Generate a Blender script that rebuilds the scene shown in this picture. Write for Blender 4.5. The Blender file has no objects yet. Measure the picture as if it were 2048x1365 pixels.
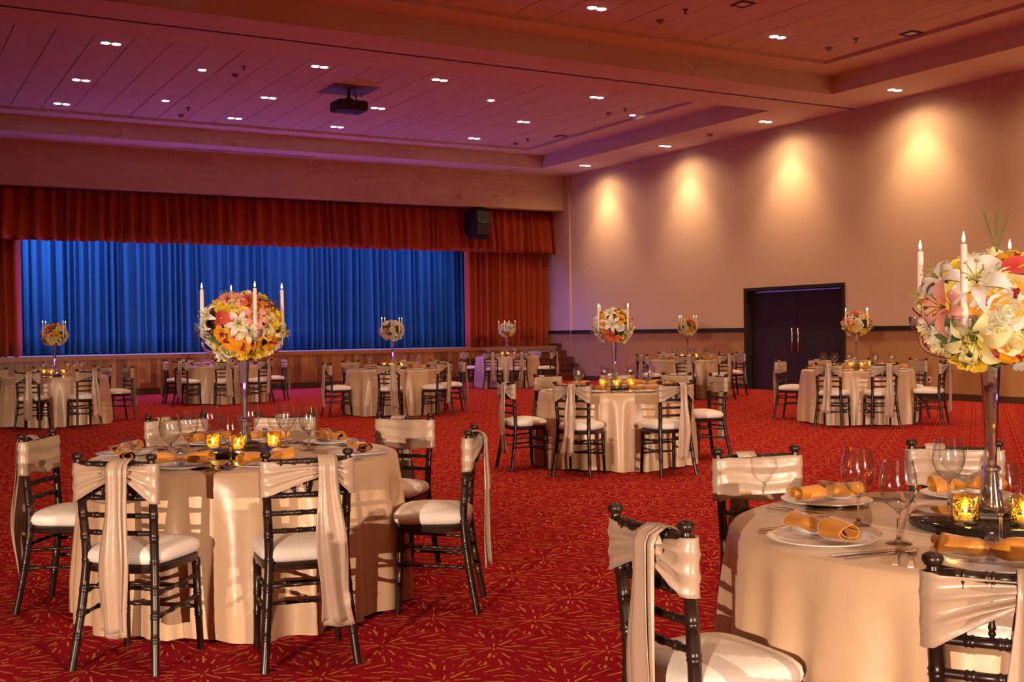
import bpy, bmesh, math, random
from mathutils import Vector, Matrix, noise
random.seed(11)
PI = math.pi
sc = bpy.context.scene
COL = sc.collection
# ------------------------------------------------------------------ camera
FPX = 2240.335
cd = bpy.data.cameras.new('camera'); cam = bpy.data.objects.new('camera', cd); COL.objects.link(cam)
cd.sensor_fit = 'HORIZONTAL'; cd.sensor_width = 36.0; cd.lens = 36.0 * FPX / 2048.0
cd.clip_start = 0.05; cd.clip_end = 200
RX = Vector((0.867332, -0.497542, -0.013676)); DN = Vector((-0.016099, -0.000581, -0.999870)); FW = Vector((0.497469, 0.867440, -0.008514))
m = Matrix.Identity(4)
for i in range(3):
    m[i][0] = RX[i]; m[i][1] = -DN[i]; m[i][2] = -FW[i]
m[2][3] = 1.35
cam.matrix_world = m
sc.camera = cam
# ------------------------------------------------------------------ world, exposure, big lights
wd = bpy.data.worlds.new('world'); sc.world = wd; wd.use_nodes = True
wd.node_tree.nodes['Background'].inputs[0].default_value = (1.0, 0.72, 0.5, 1)
wd.node_tree.nodes['Background'].inputs[1].default_value = 0.02
sc.view_settings.view_transform = 'Standard'; sc.view_settings.look = 'None'
sc.view_settings.exposure = 0.24; sc.view_settings.gamma = 1.0; sc.view_settings.use_curve_mapping = False
cy = sc.cycles
cy.use_denoising = True; cy.max_bounces = 7; cy.diffuse_bounces = 3; cy.glossy_bounces = 3
cy.transmission_bounces = 10; cy.transparent_max_bounces = 12
cy.caustics_reflective = False; cy.caustics_refractive = False
cy.sample_clamp_indirect = 4.0; cy.sample_clamp_direct = 0.0; cy.blur_glossy = 0.5
cy.use_adaptive_sampling = True; cy.adaptive_threshold = 0.075; cy.adaptive_min_samples = 12
WARM = (1.0, 0.60, 0.32)
def lamp(name, kind, loc, energy, color=WARM, aim=None, **kw):
    ld = bpy.data.lights.new(name, kind); ld.energy = energy; ld.color = color
    for k, v in kw.items(): setattr(ld, k, v)
    o = bpy.data.objects.new(name, ld); COL.objects.link(o); o.location = loc
    if aim is not None:
        o.rotation_euler = (Vector(aim) - Vector(loc)).to_track_quat('-Z', 'Y').to_euler()
    return o
# two floodlights on stands behind the photographer: they throw the crisp chair shadows; added barn doors (built below) keep them low
KEYS = [((-11.0, -8.5, 2.5), (5.0, 9.0, 0.6), 14000, 50), ((3.6, -12.5, 2.6), (7.5, 10.0, 0.6), 7800, 56)]
for kp, ka, ke, ks in KEYS:
    lamp('key_spot', 'SPOT', kp, ke, (1.0, 0.73, 0.54), ka, spot_size=math.radians(ks), spot_blend=0.5, shadow_soft_size=0.045)
# blue flood battens hidden above the stage opening
lamp('stage_flood', 'AREA', (8.0, 28.6, 4.9), 68, (0.25, 0.45, 1.0), (8.0, 29.9, 2.4), shape='RECTANGLE', size=10.0, size_y=0.4)
lamp('stage_flood', 'AREA', (2.2, 28.0, 3.9), 105, (0.25, 0.45, 1.0), (9.5, 30.0, 2.6), shape='RECTANGLE', size=0.5, size_y=0.5)
lamp('stage_flood', 'AREA', (14.8, 28.2, 3.9), 40, (0.25, 0.45, 1.0), (8.0, 30.0, 2.6), shape='RECTANGLE', size=0.5, size_y=0.5)
lamp('stage_flood', 'AREA', (8.5, 27.6, 4.3), 90, (0.30, 0.35, 1.0), (8.5, 28.6, 0.9), shape='RECTANGLE', size=11.0, size_y=0.3)
lamp('stage_flood', 'AREA', (8.5, 27.9, 1.15), 62, (0.50, 0.16, 1.0), (8.5, 22.0, 5.6), shape='RECTANGLE', size=10.0, size_y=0.15)
lamp('stage_flood', 'AREA', (8.5, 27.12, 3.65), 430, (0.16, 0.03, 1.0), (8.5, 24.6, 0.0), shape='RECTANGLE', size=9.0, size_y=0.12)

# ------------------------------------------------------------------ material helpers
MATS = {}
class NT:
    def __init__(s, name):
        s.m = bpy.data.materials.new(name); s.m.use_nodes = True; s.t = s.m.node_tree
        s.b = s.t.nodes['Principled BSDF']; s.o = s.t.nodes['Material Output']; MATS[name] = s.m
    def n(s, typ, **kw):
        nd = s.t.nodes.new(typ)
        for k, v in kw.items():
            if k.startswith('i_'):
                key = k[2:]; key = int(key) if key.isdigit() else key
                nd.inputs[key].default_value = v
            else: setattr(nd, k, v)
        return nd
    def l(s, a, b): s.t.links.new(a, b)
    def math(s, op, a, b=None, c=None):
        nd = s.n('ShaderNodeMath', operation=op)
        for i, v in enumerate((a, b, c)):
            if v is None: continue
            if isinstance(v, (int, float)): nd.inputs[i].default_value = v
            else: s.l(v, nd.inputs[i])
        return nd.outputs[0]
    def ramp(s, fac, stops):
        r = s.n('ShaderNodeValToRGB'); s.l(fac, r.inputs[0])
        e = r.color_ramp.elements
        while len(e) < len(stops): e.new(0.5)
        for i, (p, c) in enumerate(stops):
            e[i].position = p; e[i].color = (*c, 1) if len(c) == 3 else c
        return r.outputs[0]
    def set(s, **kw):
        for k, v in kw.items():
            k = k.replace('_', ' ')
            s.b.inputs[k].default_value = (*v, 1) if isinstance(v, tuple) and len(v) == 3 else v
        return s
    def bump(s, h, strength=0.2, dist=0.01):
        b = s.n('ShaderNodeBump'); b.inputs['Strength'].default_value = strength; b.inputs['Distance'].default_value = dist
        s.l(h, b.inputs['Height']); s.l(b.outputs[0], s.b.inputs['Normal'])
def simple(name, col, rough=0.5, **kw):
    q = NT(name); q.set(Base_Color=col, Roughness=rough, **kw); return q.m
def noisy(name, c1, c2, rough=0.5, scale=20, bump=0.0, stretch=(1, 1, 1), dist=0.005, detail=4, **kw):
    q = NT(name); q.set(Roughness=rough, **kw)
    tc = q.n('ShaderNodeTexCoord'); mp = q.n('ShaderNodeMapping'); mp.inputs['Scale'].default_value = stretch
    q.l(tc.outputs['Object'], mp.inputs[0])
    nz = q.n('ShaderNodeTexNoise'); nz.inputs['Scale'].default_value = scale; nz.inputs['Detail'].default_value = detail
    q.l(mp.outputs[0], nz.inputs['Vector'])
    q.l(q.ramp(nz.outputs['Fac'], [(0.3, c1), (0.7, c2)]), q.b.inputs['Base Color'])
    if bump: q.bump(nz.outputs['Fac'], bump, dist)
    return q.m
def carpet():
    q = NT('carpet'); q.set(Roughness=1.0); q.b.inputs['Specular IOR Level'].default_value = 0.0
    g = q.n('ShaderNodeNewGeometry'); sp = q.n('ShaderNodeSeparateXYZ'); q.l(g.outputs['Position'], sp.inputs[0])
    x, y = sp.outputs[0], sp.outputs[1]; A, Bq = 0.7715, 0.5945
    nzw = q.n('ShaderNodeTexNoise', i_Scale=60.0); q.l(g.outputs['Position'], nzw.inputs['Vector'])
    def local(ox, oy):
        dx = q.math('SUBTRACT', q.math('FRACT', q.math('ADD', q.math('DIVIDE', q.math('SUBTRACT', x, ox), A), 0.5)), 0.5)
        dy = q.math('SUBTRACT', q.math('FRACT', q.math('ADD', q.math('DIVIDE', q.math('SUBTRACT', y, oy), Bq), 0.5)), 0.5)
        dx = q.math('MULTIPLY', dx, A); dy = q.math('MULTIPLY', dy, Bq)
        r = q.math('SQRT', q.math('ADD', q.math('MULTIPLY', dx, dx), q.math('MULTIPLY', dy, dy)))
        return dx, dy, r
    d1 = local(0.75, 4.787); d2 = local(0.75 + A / 2, 4.787 - Bq / 2)
    near = q.math('LESS_THAN', d2[2], d1[2])
    def pick(a, b): return q.math('ADD', a, q.math('MULTIPLY', near, q.math('SUBTRACT', b, a)))
    dx, dy, r = pick(d1[0], d2[0]), pick(d1[1], d2[1]), pick(d1[2], d2[2])
    an = q.math('ARCTAN2', dy, dx)
    def dashes(n, f, w, thr, seed):
        a = q.math('ADD', q.math('MULTIPLY', an, n / (2 * PI)), 50.0 + seed)
        idx = q.math('FLOOR', a); fr = q.math('FRACT', a)
        wn = q.n('ShaderNodeTexWhiteNoise', noise_dimensions='1D'); q.l(idx, wn.inputs['W'])
        wn2 = q.n('ShaderNodeTexWhiteNoise', noise_dimensions='1D'); q.l(q.math('ADD', idx, 71.3), wn2.inputs['W'])
        # distance from the ray centre in metres keeps a stroke about as wide all along, a bit wider outward
        off = q.math('ABSOLUTE', q.math('SUBTRACT', fr, q.math('ADD', 0.3, q.math('MULTIPLY', wn2.outputs[0], 0.4))))
        arc = q.math('MULTIPLY', q.math('MULTIPLY', off, 2 * PI / n), r)
        wid = q.math('MULTIPLY', q.math('ADD', 0.55, q.math('MULTIPLY', wn.outputs[0], 0.9)), w)
        wid = q.math('ADD', wid, q.math('MULTIPLY', q.math('SUBTRACT', nzw.outputs['Fac'], 0.5), w * 1.2))
        line = q.math('LESS_THAN', arc, wid)
        ph = q.math('FRACT', q.math('ADD', q.math('MULTIPLY', r, q.math('ADD', f * 0.7, q.math('MULTIPLY', wn2.outputs[0], f * 0.7))), q.math('MULTIPLY', wn.outputs[0], 7.0)))
        return q.math('MULTIPLY', line, q.math('LESS_THAN', ph, thr))
    def ringed(m_, lo, hi): return q.math('MULTIPLY', m_, q.math('MULTIPLY', q.math('GREATER_THAN', r, lo), q.math('LESS_THAN', r, hi)))
    s = q.math('MAXIMUM', ringed(dashes(8, 6.0, 0.0042, 0.66, 0.0), .014, .15), ringed(dashes(19, 6.0, 0.0040, 0.50, 0.37), .09, .27))
    s = q.math('MAXIMUM', s, ringed(dashes(37, 8.0, 0.0032, 0.36, 0.11), .19, .5))
    nz = q.n('ShaderNodeTexNoise', i_Scale=9.0, i_Detail=6.0); q.l(g.outputs['Position'], nz.inputs['Vector'])
    base = q.ramp(nz.outputs['Fac'], [(0.3, (0.28, 0.010, 0.019)), (0.7, (0.345, 0.016, 0.023))])
    mx = q.n('ShaderNodeMix', data_type='RGBA'); q.l(s, mx.inputs['Factor']); q.l(base, mx.inputs[6]); mx.inputs[7].default_value = (0.62, 0.28, 0.075, 1)
    q.l(mx.outputs[2], q.b.inputs['Base Color'])
    pile = q.n('ShaderNodeTexNoise', i_Scale=420.0); q.l(g.outputs['Position'], pile.inputs['Vector'])
    q.bump(pile.outputs['Fac'], 0.5, 0.004)
    return q.m
def wallpaint():
    q = NT('wall_paint'); q.set(Roughness=0.75)
    g = q.n('ShaderNodeNewGeometry'); sp = q.n('ShaderNodeSeparateXYZ'); q.l(g.outputs['Position'], sp.inputs[0])
    low = q.math('LESS_THAN', sp.outputs[2], 1.30)
    mx = q.n('ShaderNodeMix', data_type='RGBA'); q.l(low, mx.inputs['Factor'])
    mx.inputs[6].default_value = (0.69, 0.53, 0.36, 1); mx.inputs[7].default_value = (0.45, 0.27, 0.10, 1)
    q.l(mx.outputs[2], q.b.inputs['Base Color'])
    nz = q.n('ShaderNodeTexNoise', i_Scale=3.0); mp = q.n('ShaderNodeMapping'); mp.inputs['Scale'].default_value = (1, 1, 14)
    q.l(g.outputs['Position'], mp.inputs[0]); q.l(mp.outputs[0], nz.inputs['Vector']); q.bump(nz.outputs['Fac'], 0.06, 0.01)
    return q.m
def satin(name, c, rough=0.42, sheen=0.3, sc_=7.0, bs=0.25):
    q = NT(name); q.set(Base_Color=c, Roughness=rough)
    q.b.inputs['Sheen Weight'].default_value = sheen; q.b.inputs['Sheen Roughness'].default_value = 0.4
    q.b.inputs['Sheen Tint'].default_value = (1, 0.85, 0.7, 1); q.b.inputs['Specular IOR Level'].default_value = 0.6
    tc = q.n('ShaderNodeTexCoord'); nz = q.n('ShaderNodeTexNoise', i_Scale=sc_, i_Detail=3.0); q.l(tc.outputs['Object'], nz.inputs['Vector'])
    q.bump(nz.outputs['Fac'], bs, 0.02)
    return q.m
def glass(name, tint=(1, 1, 1), rough=0.0, ior=1.46):
    q = NT(name); g = q.n('ShaderNodeBsdfGlass'); g.inputs['Color'].default_value = (*tint, 1)
    g.inputs['Roughness'].default_value = rough; g.inputs['IOR'].default_value = ior
    q.l(g.outputs[0], q.o.inputs[0]); return q.m
def thin_glass(name):
    q = NT(name); t = q.n('ShaderNodeBsdfTransparent'); g = q.n('ShaderNodeBsdfGlossy'); g.inputs['Roughness'].default_value = 0.11
    lw = q.n('ShaderNodeLayerWeight', i_Blend=0.5); fz = q.math('ADD', 0.10, q.math('MULTIPLY', q.math('POWER', lw.outputs['Facing'], 3.0), 0.85)); mx = q.n('ShaderNodeMixShader')
    tv = q.math('SUBTRACT', 0.97, q.math('MULTIPLY', q.math('POWER', lw.outputs['Facing'], 2.5), 0.55)); cc = q.n('ShaderNodeCombineColor')
    for k in range(3): q.l(tv, cc.inputs[k])
    q.l(cc.outputs[0], t.inputs[0])
    q.l(fz, mx.inputs[0]); q.l(t.outputs[0], mx.inputs[1]); q.l(g.outputs[0], mx.inputs[2]); q.l(mx.outputs[0], q.o.inputs[0]); return q.m
def emit(name, c, s, sample=True):
    q = NT(name); e = q.n('ShaderNodeEmission'); e.inputs[0].default_value = (*c, 1); e.inputs[1].default_value = s
    q.l(e.outputs[0], q.o.inputs[0])
    if not sample: q.m.cycles.emission_sampling = 'NONE'
    return q.m
def wood(name, c1, c2, rough=0.35):
    q = NT(name); q.set(Roughness=rough)
    tc = q.n('ShaderNodeTexCoord'); oi = q.n('ShaderNodeObjectInfo'); mp = q.n('ShaderNodeMapping'); mp.inputs['Scale'].default_value = (14, 14, 1.2)
    q.l(tc.outputs['Object'], mp.inputs[0]); ad = q.n('ShaderNodeVectorMath', operation='ADD'); q.l(mp.outputs[0], ad.inputs[0])
    cb = q.n('ShaderNodeCombineXYZ')
    for i in range(3): q.l(q.math('MULTIPLY', oi.outputs['Random'], 90.0 + i * 13), cb.inputs[i])
    q.l(cb.outputs[0], ad.inputs[1])
    nz = q.n('ShaderNodeTexNoise', i_Scale=1.6, i_Detail=6.0); q.l(ad.outputs[0], nz.inputs['Vector'])
    f = q.math('ADD', q.math('MULTIPLY', nz.outputs['Fac'], 0.6), q.math('MULTIPLY', oi.outputs['Random'], 0.55))
    q.l(q.ramp(f, [(0.2, c1), (0.85, c2)]), q.b.inputs['Base Color']); return q.m
def mercury():
    q = NT('mercury_glass')
    tc = q.n('ShaderNodeTexCoord'); v = q.n('ShaderNodeTexVoronoi', i_Scale=210.0); q.l(tc.outputs['Object'], v.inputs['Vector'])
    nz = q.n('ShaderNodeTexNoise', i_Scale=60.0); q.l(tc.outputs['Object'], nz.inputs['Vector'])
    f = q.math('GREATER_THAN', q.math('ADD', v.outputs['Distance'], q.math('MULTIPLY', nz.outputs['Fac'], 0.5)), 0.62)
    gl = q.n('ShaderNodeBsdfGlossy'); gl.inputs[0].default_value = (0.9, 0.55, 0.15, 1); gl.inputs[1].default_value = 0.2
    tr = q.n('ShaderNodeBsdfTranslucent'); tr.inputs[0].default_value = (1.0, 0.62, 0.08, 1)
    tp = q.n('ShaderNodeBsdfTransparent'); tp.inputs[0].default_value = (1.0, 0.75, 0.25, 1)
    a = q.n('ShaderNodeMixShader', i_0=0.75); q.l(gl.outputs[0], a.inputs[1]); q.l(tr.outputs[0], a.inputs[2])
    b = q.n('ShaderNodeMixShader'); q.l(f, b.inputs[0]); q.l(a.outputs[0], b.inputs[1]); q.l(tp.outputs[0], b.inputs[2])
    q.l(b.outputs[0], q.o.inputs[0]); return q.m
def petal(name, c, c2=None, tr=0.25):
    q = NT(name); q.set(Roughness=0.55)
    tc = q.n('ShaderNodeTexCoord'); ln = q.n('ShaderNodeVectorMath', operation='LENGTH'); q.l(tc.outputs['Object'], ln.inputs[0])
    q.l(q.ramp(ln.outputs['Value'], [(0.008, c2 or c), (0.045, c)]), q.b.inputs['Base Color'])
    q.b.inputs['Subsurface Weight'].default_value = 0.0
    t = q.n('ShaderNodeBsdfTranslucent'); t.inputs[0].default_value = (*c, 1)
    mx = q.n('ShaderNodeMixShader', i_0=tr); q.l(q.b.outputs[0], mx.inputs[1]); q.l(t.outputs[0], mx.inputs[2]); q.l(mx.outputs[0], q.o.inputs[0])
    return q.m
M_CARPET = carpet(); M_WALL = wallpaint()
M_CEIL = noisy('ceiling_paint', (0.70, 0.60, 0.50), (0.74, 0.64, 0.54), 0.85, 3)
M_PANEL = noisy('ceiling_panel', (0.66, 0.56, 0.47), (0.71, 0.61, 0.52), 0.9, 5)
M_DARKGAP = simple('dark_gap', (0.05, 0.03, 0.03), 0.9)
M_DARKWOOD = noisy('dark_wood_trim', (0.014, 0.007, 0.006), (0.022, 0.011, 0.008), 0.8, 8, 0, (1, 1, 12))
M_BASE = simple('baseboard_brown', (0.075, 0.035, 0.018), 0.5)
M_DOOR = noisy('door_veneer', (0.016, 0.008, 0.007), (0.028, 0.013, 0.010), 0.6, 30, 0, (1, 6, .6))
M_STEEL = simple('brushed_steel', (0.75, 0.72, 0.68), 0.25, Metallic=1.0)
M_SILVER = simple('silverware', (0.60, 0.56, 0.52), 0.13, Metallic=1.0)
M_PLANK = wood('stage_plank', (0.16, 0.05, 0.018), (0.46, 0.22, 0.08))
M_STEP = wood('step_wood', (0.10, 0.028, 0.014), (0.17, 0.05, 0.022))
M_NOSE = wood('stage_nosing', (0.30, 0.12, 0.045), (0.42, 0.19, 0.07))
M_STAGEFLOOR = simple('stage_floor', (0.55, 0.5, 0.45), 0.45)
M_BLACK = simple('matt_black', (0.010, 0.009, 0.009), 0.7)
M_RED = noisy('red_velvet', (0.42, 0.060, 0.014), (0.52, 0.085, 0.02), 0.85, 30)
M_BLUE = noisy('blue_velvet', (0.022, 0.12, 0.29), (0.032, 0.155, 0.36), 0.8, 30)
M_CLOTH = satin('champagne_satin', (0.54, 0.365, 0.225), 0.36, 0.2)
M_SASH = satin('sash_satin', (0.42, 0.30, 0.215), 0.33, 0.12, 10.0, 0.26)
M_CUSH = noisy('cream_cushion', (0.76, 0.70, 0.64), (0.81, 0.75, 0.69), 0.8, 60, 0.1)
M_CHAIR = noisy('chair_lacquer', (0.010, 0.005, 0.003), (0.028, 0.013, 0.007), 0.33, 18, 0.05)
M_PLATE = simple('porcelain', (0.88, 0.88, 0.90), 0.15)
M_NAPKIN = satin('gold_satin', (0.50, 0.20, 0.022), 0.36, 0.3)
M_GLASS = glass('crystal', (1, 1, 1), 0.05); M_TGLASS = thin_glass('thin_glass')
def crystal():
    q = NT('cut_crystal'); g = q.n('ShaderNodeBsdfGlass', i_IOR=1.5); g.inputs['Roughness'].default_value = 0.03
    s = q.n('ShaderNodeBsdfGlossy'); s.inputs['Roughness'].default_value = 0.14; mx = q.n('ShaderNodeMixShader', i_0=0.28)
    q.l(g.outputs[0], mx.inputs[1]); q.l(s.outputs[0], mx.inputs[2]); q.l(mx.outputs[0], q.o.inputs[0]); return q.m
M_CRYS = crystal()
M_GRANITE = noisy('black_granite', (0.012, 0.012, 0.011), (0.05, 0.046, 0.04), 0.08, 260, 0, (1, 1, 1))
M_WAX = simple('candle_wax', (0.88, 0.76, 0.66), 0.5)
M_WICK = simple('wick', (0.02, 0.015, 0.01), 0.9)
M_FLAME = emit('flame', (1.0, 0.72, 0.22), 9.0, False)
M_VFLAME = emit('votive_flame', (1.0, 0.66, 0.18), 30.0, False)
M_MERC = mercury()
M_LAMPDISC = emit('lamp_disc', (1.0, 0.93, 0.82), 12.0, False)
M_WHITE = simple('white_plastic', (0.75, 0.68, 0.6), 0.5)
M_BREAD = noisy('bread_crust', (0.55, 0.25, 0.07), (0.80, 0.50, 0.2), 0.5, 25, 0.3)
M_LEAF = noisy('leaf_green', (0.05, 0.09, 0.02), (0.12, 0.18, 0.04), 0.45, 30)
M_FERN = simple('fern_green', (0.16, 0.22, 0.05), 0.6)
M_CORE = noisy('foliage_green', (0.03, 0.05, 0.015), (0.07, 0.10, 0.03), 0.7, 40)
M_STAMEN = simple('stamen', (0.42, 0.40, 0.06), 0.6)
P = {k: petal('petal_' + k, a, b) for k, a, b in [
    ('white', (0.89, 0.87, 0.85), (0.80, 0.78, 0.45)), ('cream', (0.88, 0.80, 0.50), (0.85, 0.75, 0.32)), ('yellow', (0.90, 0.68, 0.07), (0.85, 0.62, 0.05)),
    ('orange', (0.90, 0.42, 0.012), (0.82, 0.30, 0.01)), ('pink', (0.86, 0.40, 0.34), (0.80, 0.22, 0.14)), ('coral', (0.72, 0.10, 0.08), (0.60, 0.05, 0.04)),
    ('lemon', (0.88, 0.80, 0.42), (0.88, 0.72, 0.06)), ('blush', (0.84, 0.66, 0.66), (0.78, 0.5, 0.52)), ('wine', (0.30, 0.01, 0.02), None)]}
# ------------------------------------------------------------------ mesh helpers
class B:
    def __init__(s): s.v = []; s.f = []; s.mi = []; s.k = 0
    def add(s, vs, fs):
        o = len(s.v); s.v += [tuple(p) for p in vs]; s.f += [tuple(i + o for i in f) for f in fs]; s.mi += [s.k] * len(fs); return s
    def box(s, x0, x1, y0, y1, z0, z1):
        return s.add([(x0, y0, z0), (x1, y0, z0), (x1, y1, z0), (x0, y1, z0), (x0, y0, z1), (x1, y0, z1), (x1, y1, z1), (x0, y1, z1)],
                     [(0, 3, 2, 1), (4, 5, 6, 7), (0, 1, 5, 4), (1, 2, 6, 5), (2, 3, 7, 6), (3, 0, 4, 7)])
    def grid(s, fn, nu, nv, closed=False, flip=False):
        vs = [fn(i / nu, j / nv) for i in range(nu if closed else nu + 1) for j in range(nv + 1)]; w = nv + 1; n = nu if closed else nu + 1
        fs = []
        for i in range(nu):
            a = i * w; b = ((i + 1) % n) * w
            for j in range(nv):
                q = (a + j, b + j, b + j + 1, a + j + 1); fs.append(q[::-1] if flip else q)
        return s.add(vs, fs)
    def lathe(s, prof, n=20, c=(0, 0, 0)):
        vs = []; fs = []; L = len(prof)
        for i in range(n):
            a = 2 * PI * i / n
            for r, z in prof: vs.append((c[0] + r * math.cos(a), c[1] + r * math.sin(a), c[2] + z))
        for i in range(n):
            k = (i + 1) % n
            for j in range(L - 1): fs.append((i * L + j, k * L + j, k * L + j + 1, i * L + j + 1))
        return s.add(vs, fs)
    def tube(s, pts, rad, n=8, cap=True):
        pts = [Vector(p) for p in pts]; rad = rad if isinstance(rad, (list, tuple)) else [rad] * len(pts)
        vs = []; fs = []; up = None
        for i, p in enumerate(pts):
            t = (pts[min(i + 1, len(pts) - 1)] - pts[max(i - 1, 0)]).normalized()
            if up is None:
                up = Vector((0, 0, 1)) if abs(t.z) < 0.9 else Vector((1, 0, 0))
            u = (up - t * up.dot(t)).normalized(); w = t.cross(u); up = u
            for k in range(n):
                a = 2 * PI * k / n; vs.append(p + (u * math.cos(a) + w * math.sin(a)) * rad[i])
        for i in range(len(pts) - 1):
            for k in range(n):
                q = (k + 1) % n; fs.append((i * n + k, i * n + q, (i + 1) * n + q, (i + 1) * n + k))
        if cap: fs.append(tuple(range(n))[::-1]); fs.append(tuple(range((len(pts) - 1) * n, len(pts) * n)))
        return s.add(vs, fs)
    def mesh(s, name, mats, smooth=True, thick=0.0, ang=None):
        me = bpy.data.meshes.new(name); me.from_pydata(s.v, [], s.f)
        if not isinstance(mats, (list, tuple)): mats = [mats]
        for mm in mats: me.materials.append(mm)
        if any(s.mi): me.polygons.foreach_set('material_index', s.mi)
        bm = bmesh.new(); bm.from_mesh(me)
        if thick:
            bmesh.ops.solidify(bm, geom=bm.faces[:], thickness=thick)
        if not thick: bmesh.ops.recalc_face_normals(bm, faces=bm.faces[:])
        bm.to_mesh(me); bm.free()
        if smooth:
            me.polygons.foreach_set('use_smooth', [True] * len(me.polygons))
            if ang: me.set_sharp_from_angle(angle=math.radians(ang))
        me.update(); return me
def obj(name, me, parent=None, loc=(0, 0, 0), rot=(0, 0, 0), scale=None):
    o = bpy.data.objects.new(name, me); COL.objects.link(o); o.location = loc; o.rotation_euler = rot
    if scale is not None: o.scale = scale if isinstance(scale, tuple) else (scale,) * 3
    if parent is not None: o.parent = parent
    return o
def tag(o, label, cat, group=None):
    o['label'] = label; o['category'] = cat
    if group: o['group'] = group
    return o
def thing(name, label, cat, loc=(0, 0, 0), rz=0.0, group=None): return tag(obj(name, None, None, loc, (0, 0, rz)), label, cat, group)
def struct(o): o['kind'] = 'structure'; return o
def boxmesh(name, mat, *bxs, bevel=0.0):
    b = B()
    for q in bxs: b.box(*q)
    me = b.mesh(name, mat, smooth=False)
    if bevel:
        bm = bmesh.new(); bm.from_mesh(me); bmesh.ops.bevel(bm, geom=bm.edges[:], offset=bevel, segments=2, affect='EDGES'); bm.to_mesh(me); bm.free()
    return me
ORD = ['first', 'second', 'third', 'fourth', 'fifth', 'sixth', 'seventh', 'eighth']
# ------------------------------------------------------------------ room shell
XL, XR, YN, YS = -14.0, 16.9, -15.0, 26.85
ZS, Z2, Z3 = 5.64, 5.975, 6.03
struct(obj('floor', boxmesh('floor', M_CARPET, (XL, XR + .1, YN, 27.0, -.2, 0))))
DY0, DY1, DZ = 16.08, 19.05, 2.237
struct(obj('wall_right', boxmesh('wall_right', M_WALL, (XR, XR + .3, YN, DY0, 0, 6.3), (XR, XR + .3, DY1, 26.12, 0, 6.3), (XR, XR + .3, DY0, DY1, DZ, 6.3), (XR - .05, XR + .3, 26.12, 28.2, 0, 6.3))))
struct(obj('wall_left', boxmesh('wall_left', M_WALL, (XL - .3, XL, YN, 31, 0, 6.3))))
struct(obj('wall_near', boxmesh('wall_near', M_WALL, (XL, XR, YN - .3, YN, 0, 6.3))))
struct(obj('wall_header', boxmesh('wall_header', M_WALL, (XL, XR - .05, 26.4, 26.72, 4.70, 6.3))))
struct(obj('wall_stage', boxmesh('wall_stage', M_BLACK, (XL, XR + .3, 31.0, 31.3, 0, 6.3), (XL, XR, 26.72, 31.0, 6.0, 6.3))))
TRAYS = [(0.65, 15.45, 16.65, 25.25, 24.64, 17.3, 'far'), (0.65, 15.47, 6.3, 14.97, 14.36, 6.9, 'near')]
cb = B()
cb.box(15.46, XR, YN, 26.4, ZS, 6.3); cb.box(XL, 0.65, YN, 26.4, ZS, 6.3); cb.box(.65, 15.46, 25.25, 26.4, ZS, 6.3)
cb.box(.65, 15.46, 15.82, 16.65, ZS, 6.3); cb.box(.65, 15.46, 14.97, 15.765, ZS, 6.3); cb.box(.65, 15.46, YN, 6.3, ZS, 6.3)
for x0, x1, y0, y1, yl1, yl0, nm in TRAYS:
    cb.box(14.68, x1, y0, y1, Z2, 6.3); cb.box(x0, 1.37, y0, y1, Z2, 6.3); cb.box(1.37, 14.68, yl1, y1, Z2, 6.3); cb.box(1.37, 14.68, y0, yl0, Z2, 6.3)
ceil_o = struct(obj('ceiling', cb.mesh('ceiling', M_CEIL, smooth=False)))
obj('track_slot', boxmesh('track_slot', M_DARKGAP, (-2, XR - .004, 15.762, 15.823, ZS - .003, 6.28)), ceil_o)
obj('panel_backing', boxmesh('panel_backing', M_DARKGAP, (1.37, 14.68, 6.9, 14.36, 6.075, 6.1), (1.37, 14.68, 17.3, 24.64, 6.075, 6.1)), ceil_o)
PW = 0.5787
for (ya, yb, ks) in ((17.3, 24.64, 3), (6.9, 14.36, 3)):
    L = (yb - ya) / ks
    pm = boxmesh('ceiling_panel', M_PANEL, (0.007, PW - .007, 0.002, L - .002, 0, .03))
    for i in range(23):
        if ya < 10 and i < 6: continue
        for k in range(ks):
            if ya < 10 and k == 0: continue
            obj('ceiling_panel', pm, ceil_o, (1.37 + i * PW, ya + k * L, Z3 + random.uniform(-.002, .002)))
obj('slot_diffuser', boxmesh('slot_diffuser', M_DARKGAP, (6.2, 9.4, 25.86, 25.9, ZS - .004, ZS + .02)), ceil_o)
# rail, base boards
struct(obj('trim_1', boxmesh('trim_1', M_DARKWOOD, (XR - .03, XR, YN, DY0, 1.262, 1.358))))
struct(obj('trim_2', boxmesh('trim_2', M_DARKWOOD, (XR - .03, XR, DY1, 26.12, 1.262, 1.358), (XR - .08, XR - .05, 26.12, 27.6, 1.262, 1.358))))
struct(obj('baseboard_right', boxmesh('baseboard_right', M_BASE, (XR - .025, XR, YN, DY0, 0, .12), (XR - .025, XR, DY1, 25.6, 0, .12))))
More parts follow.
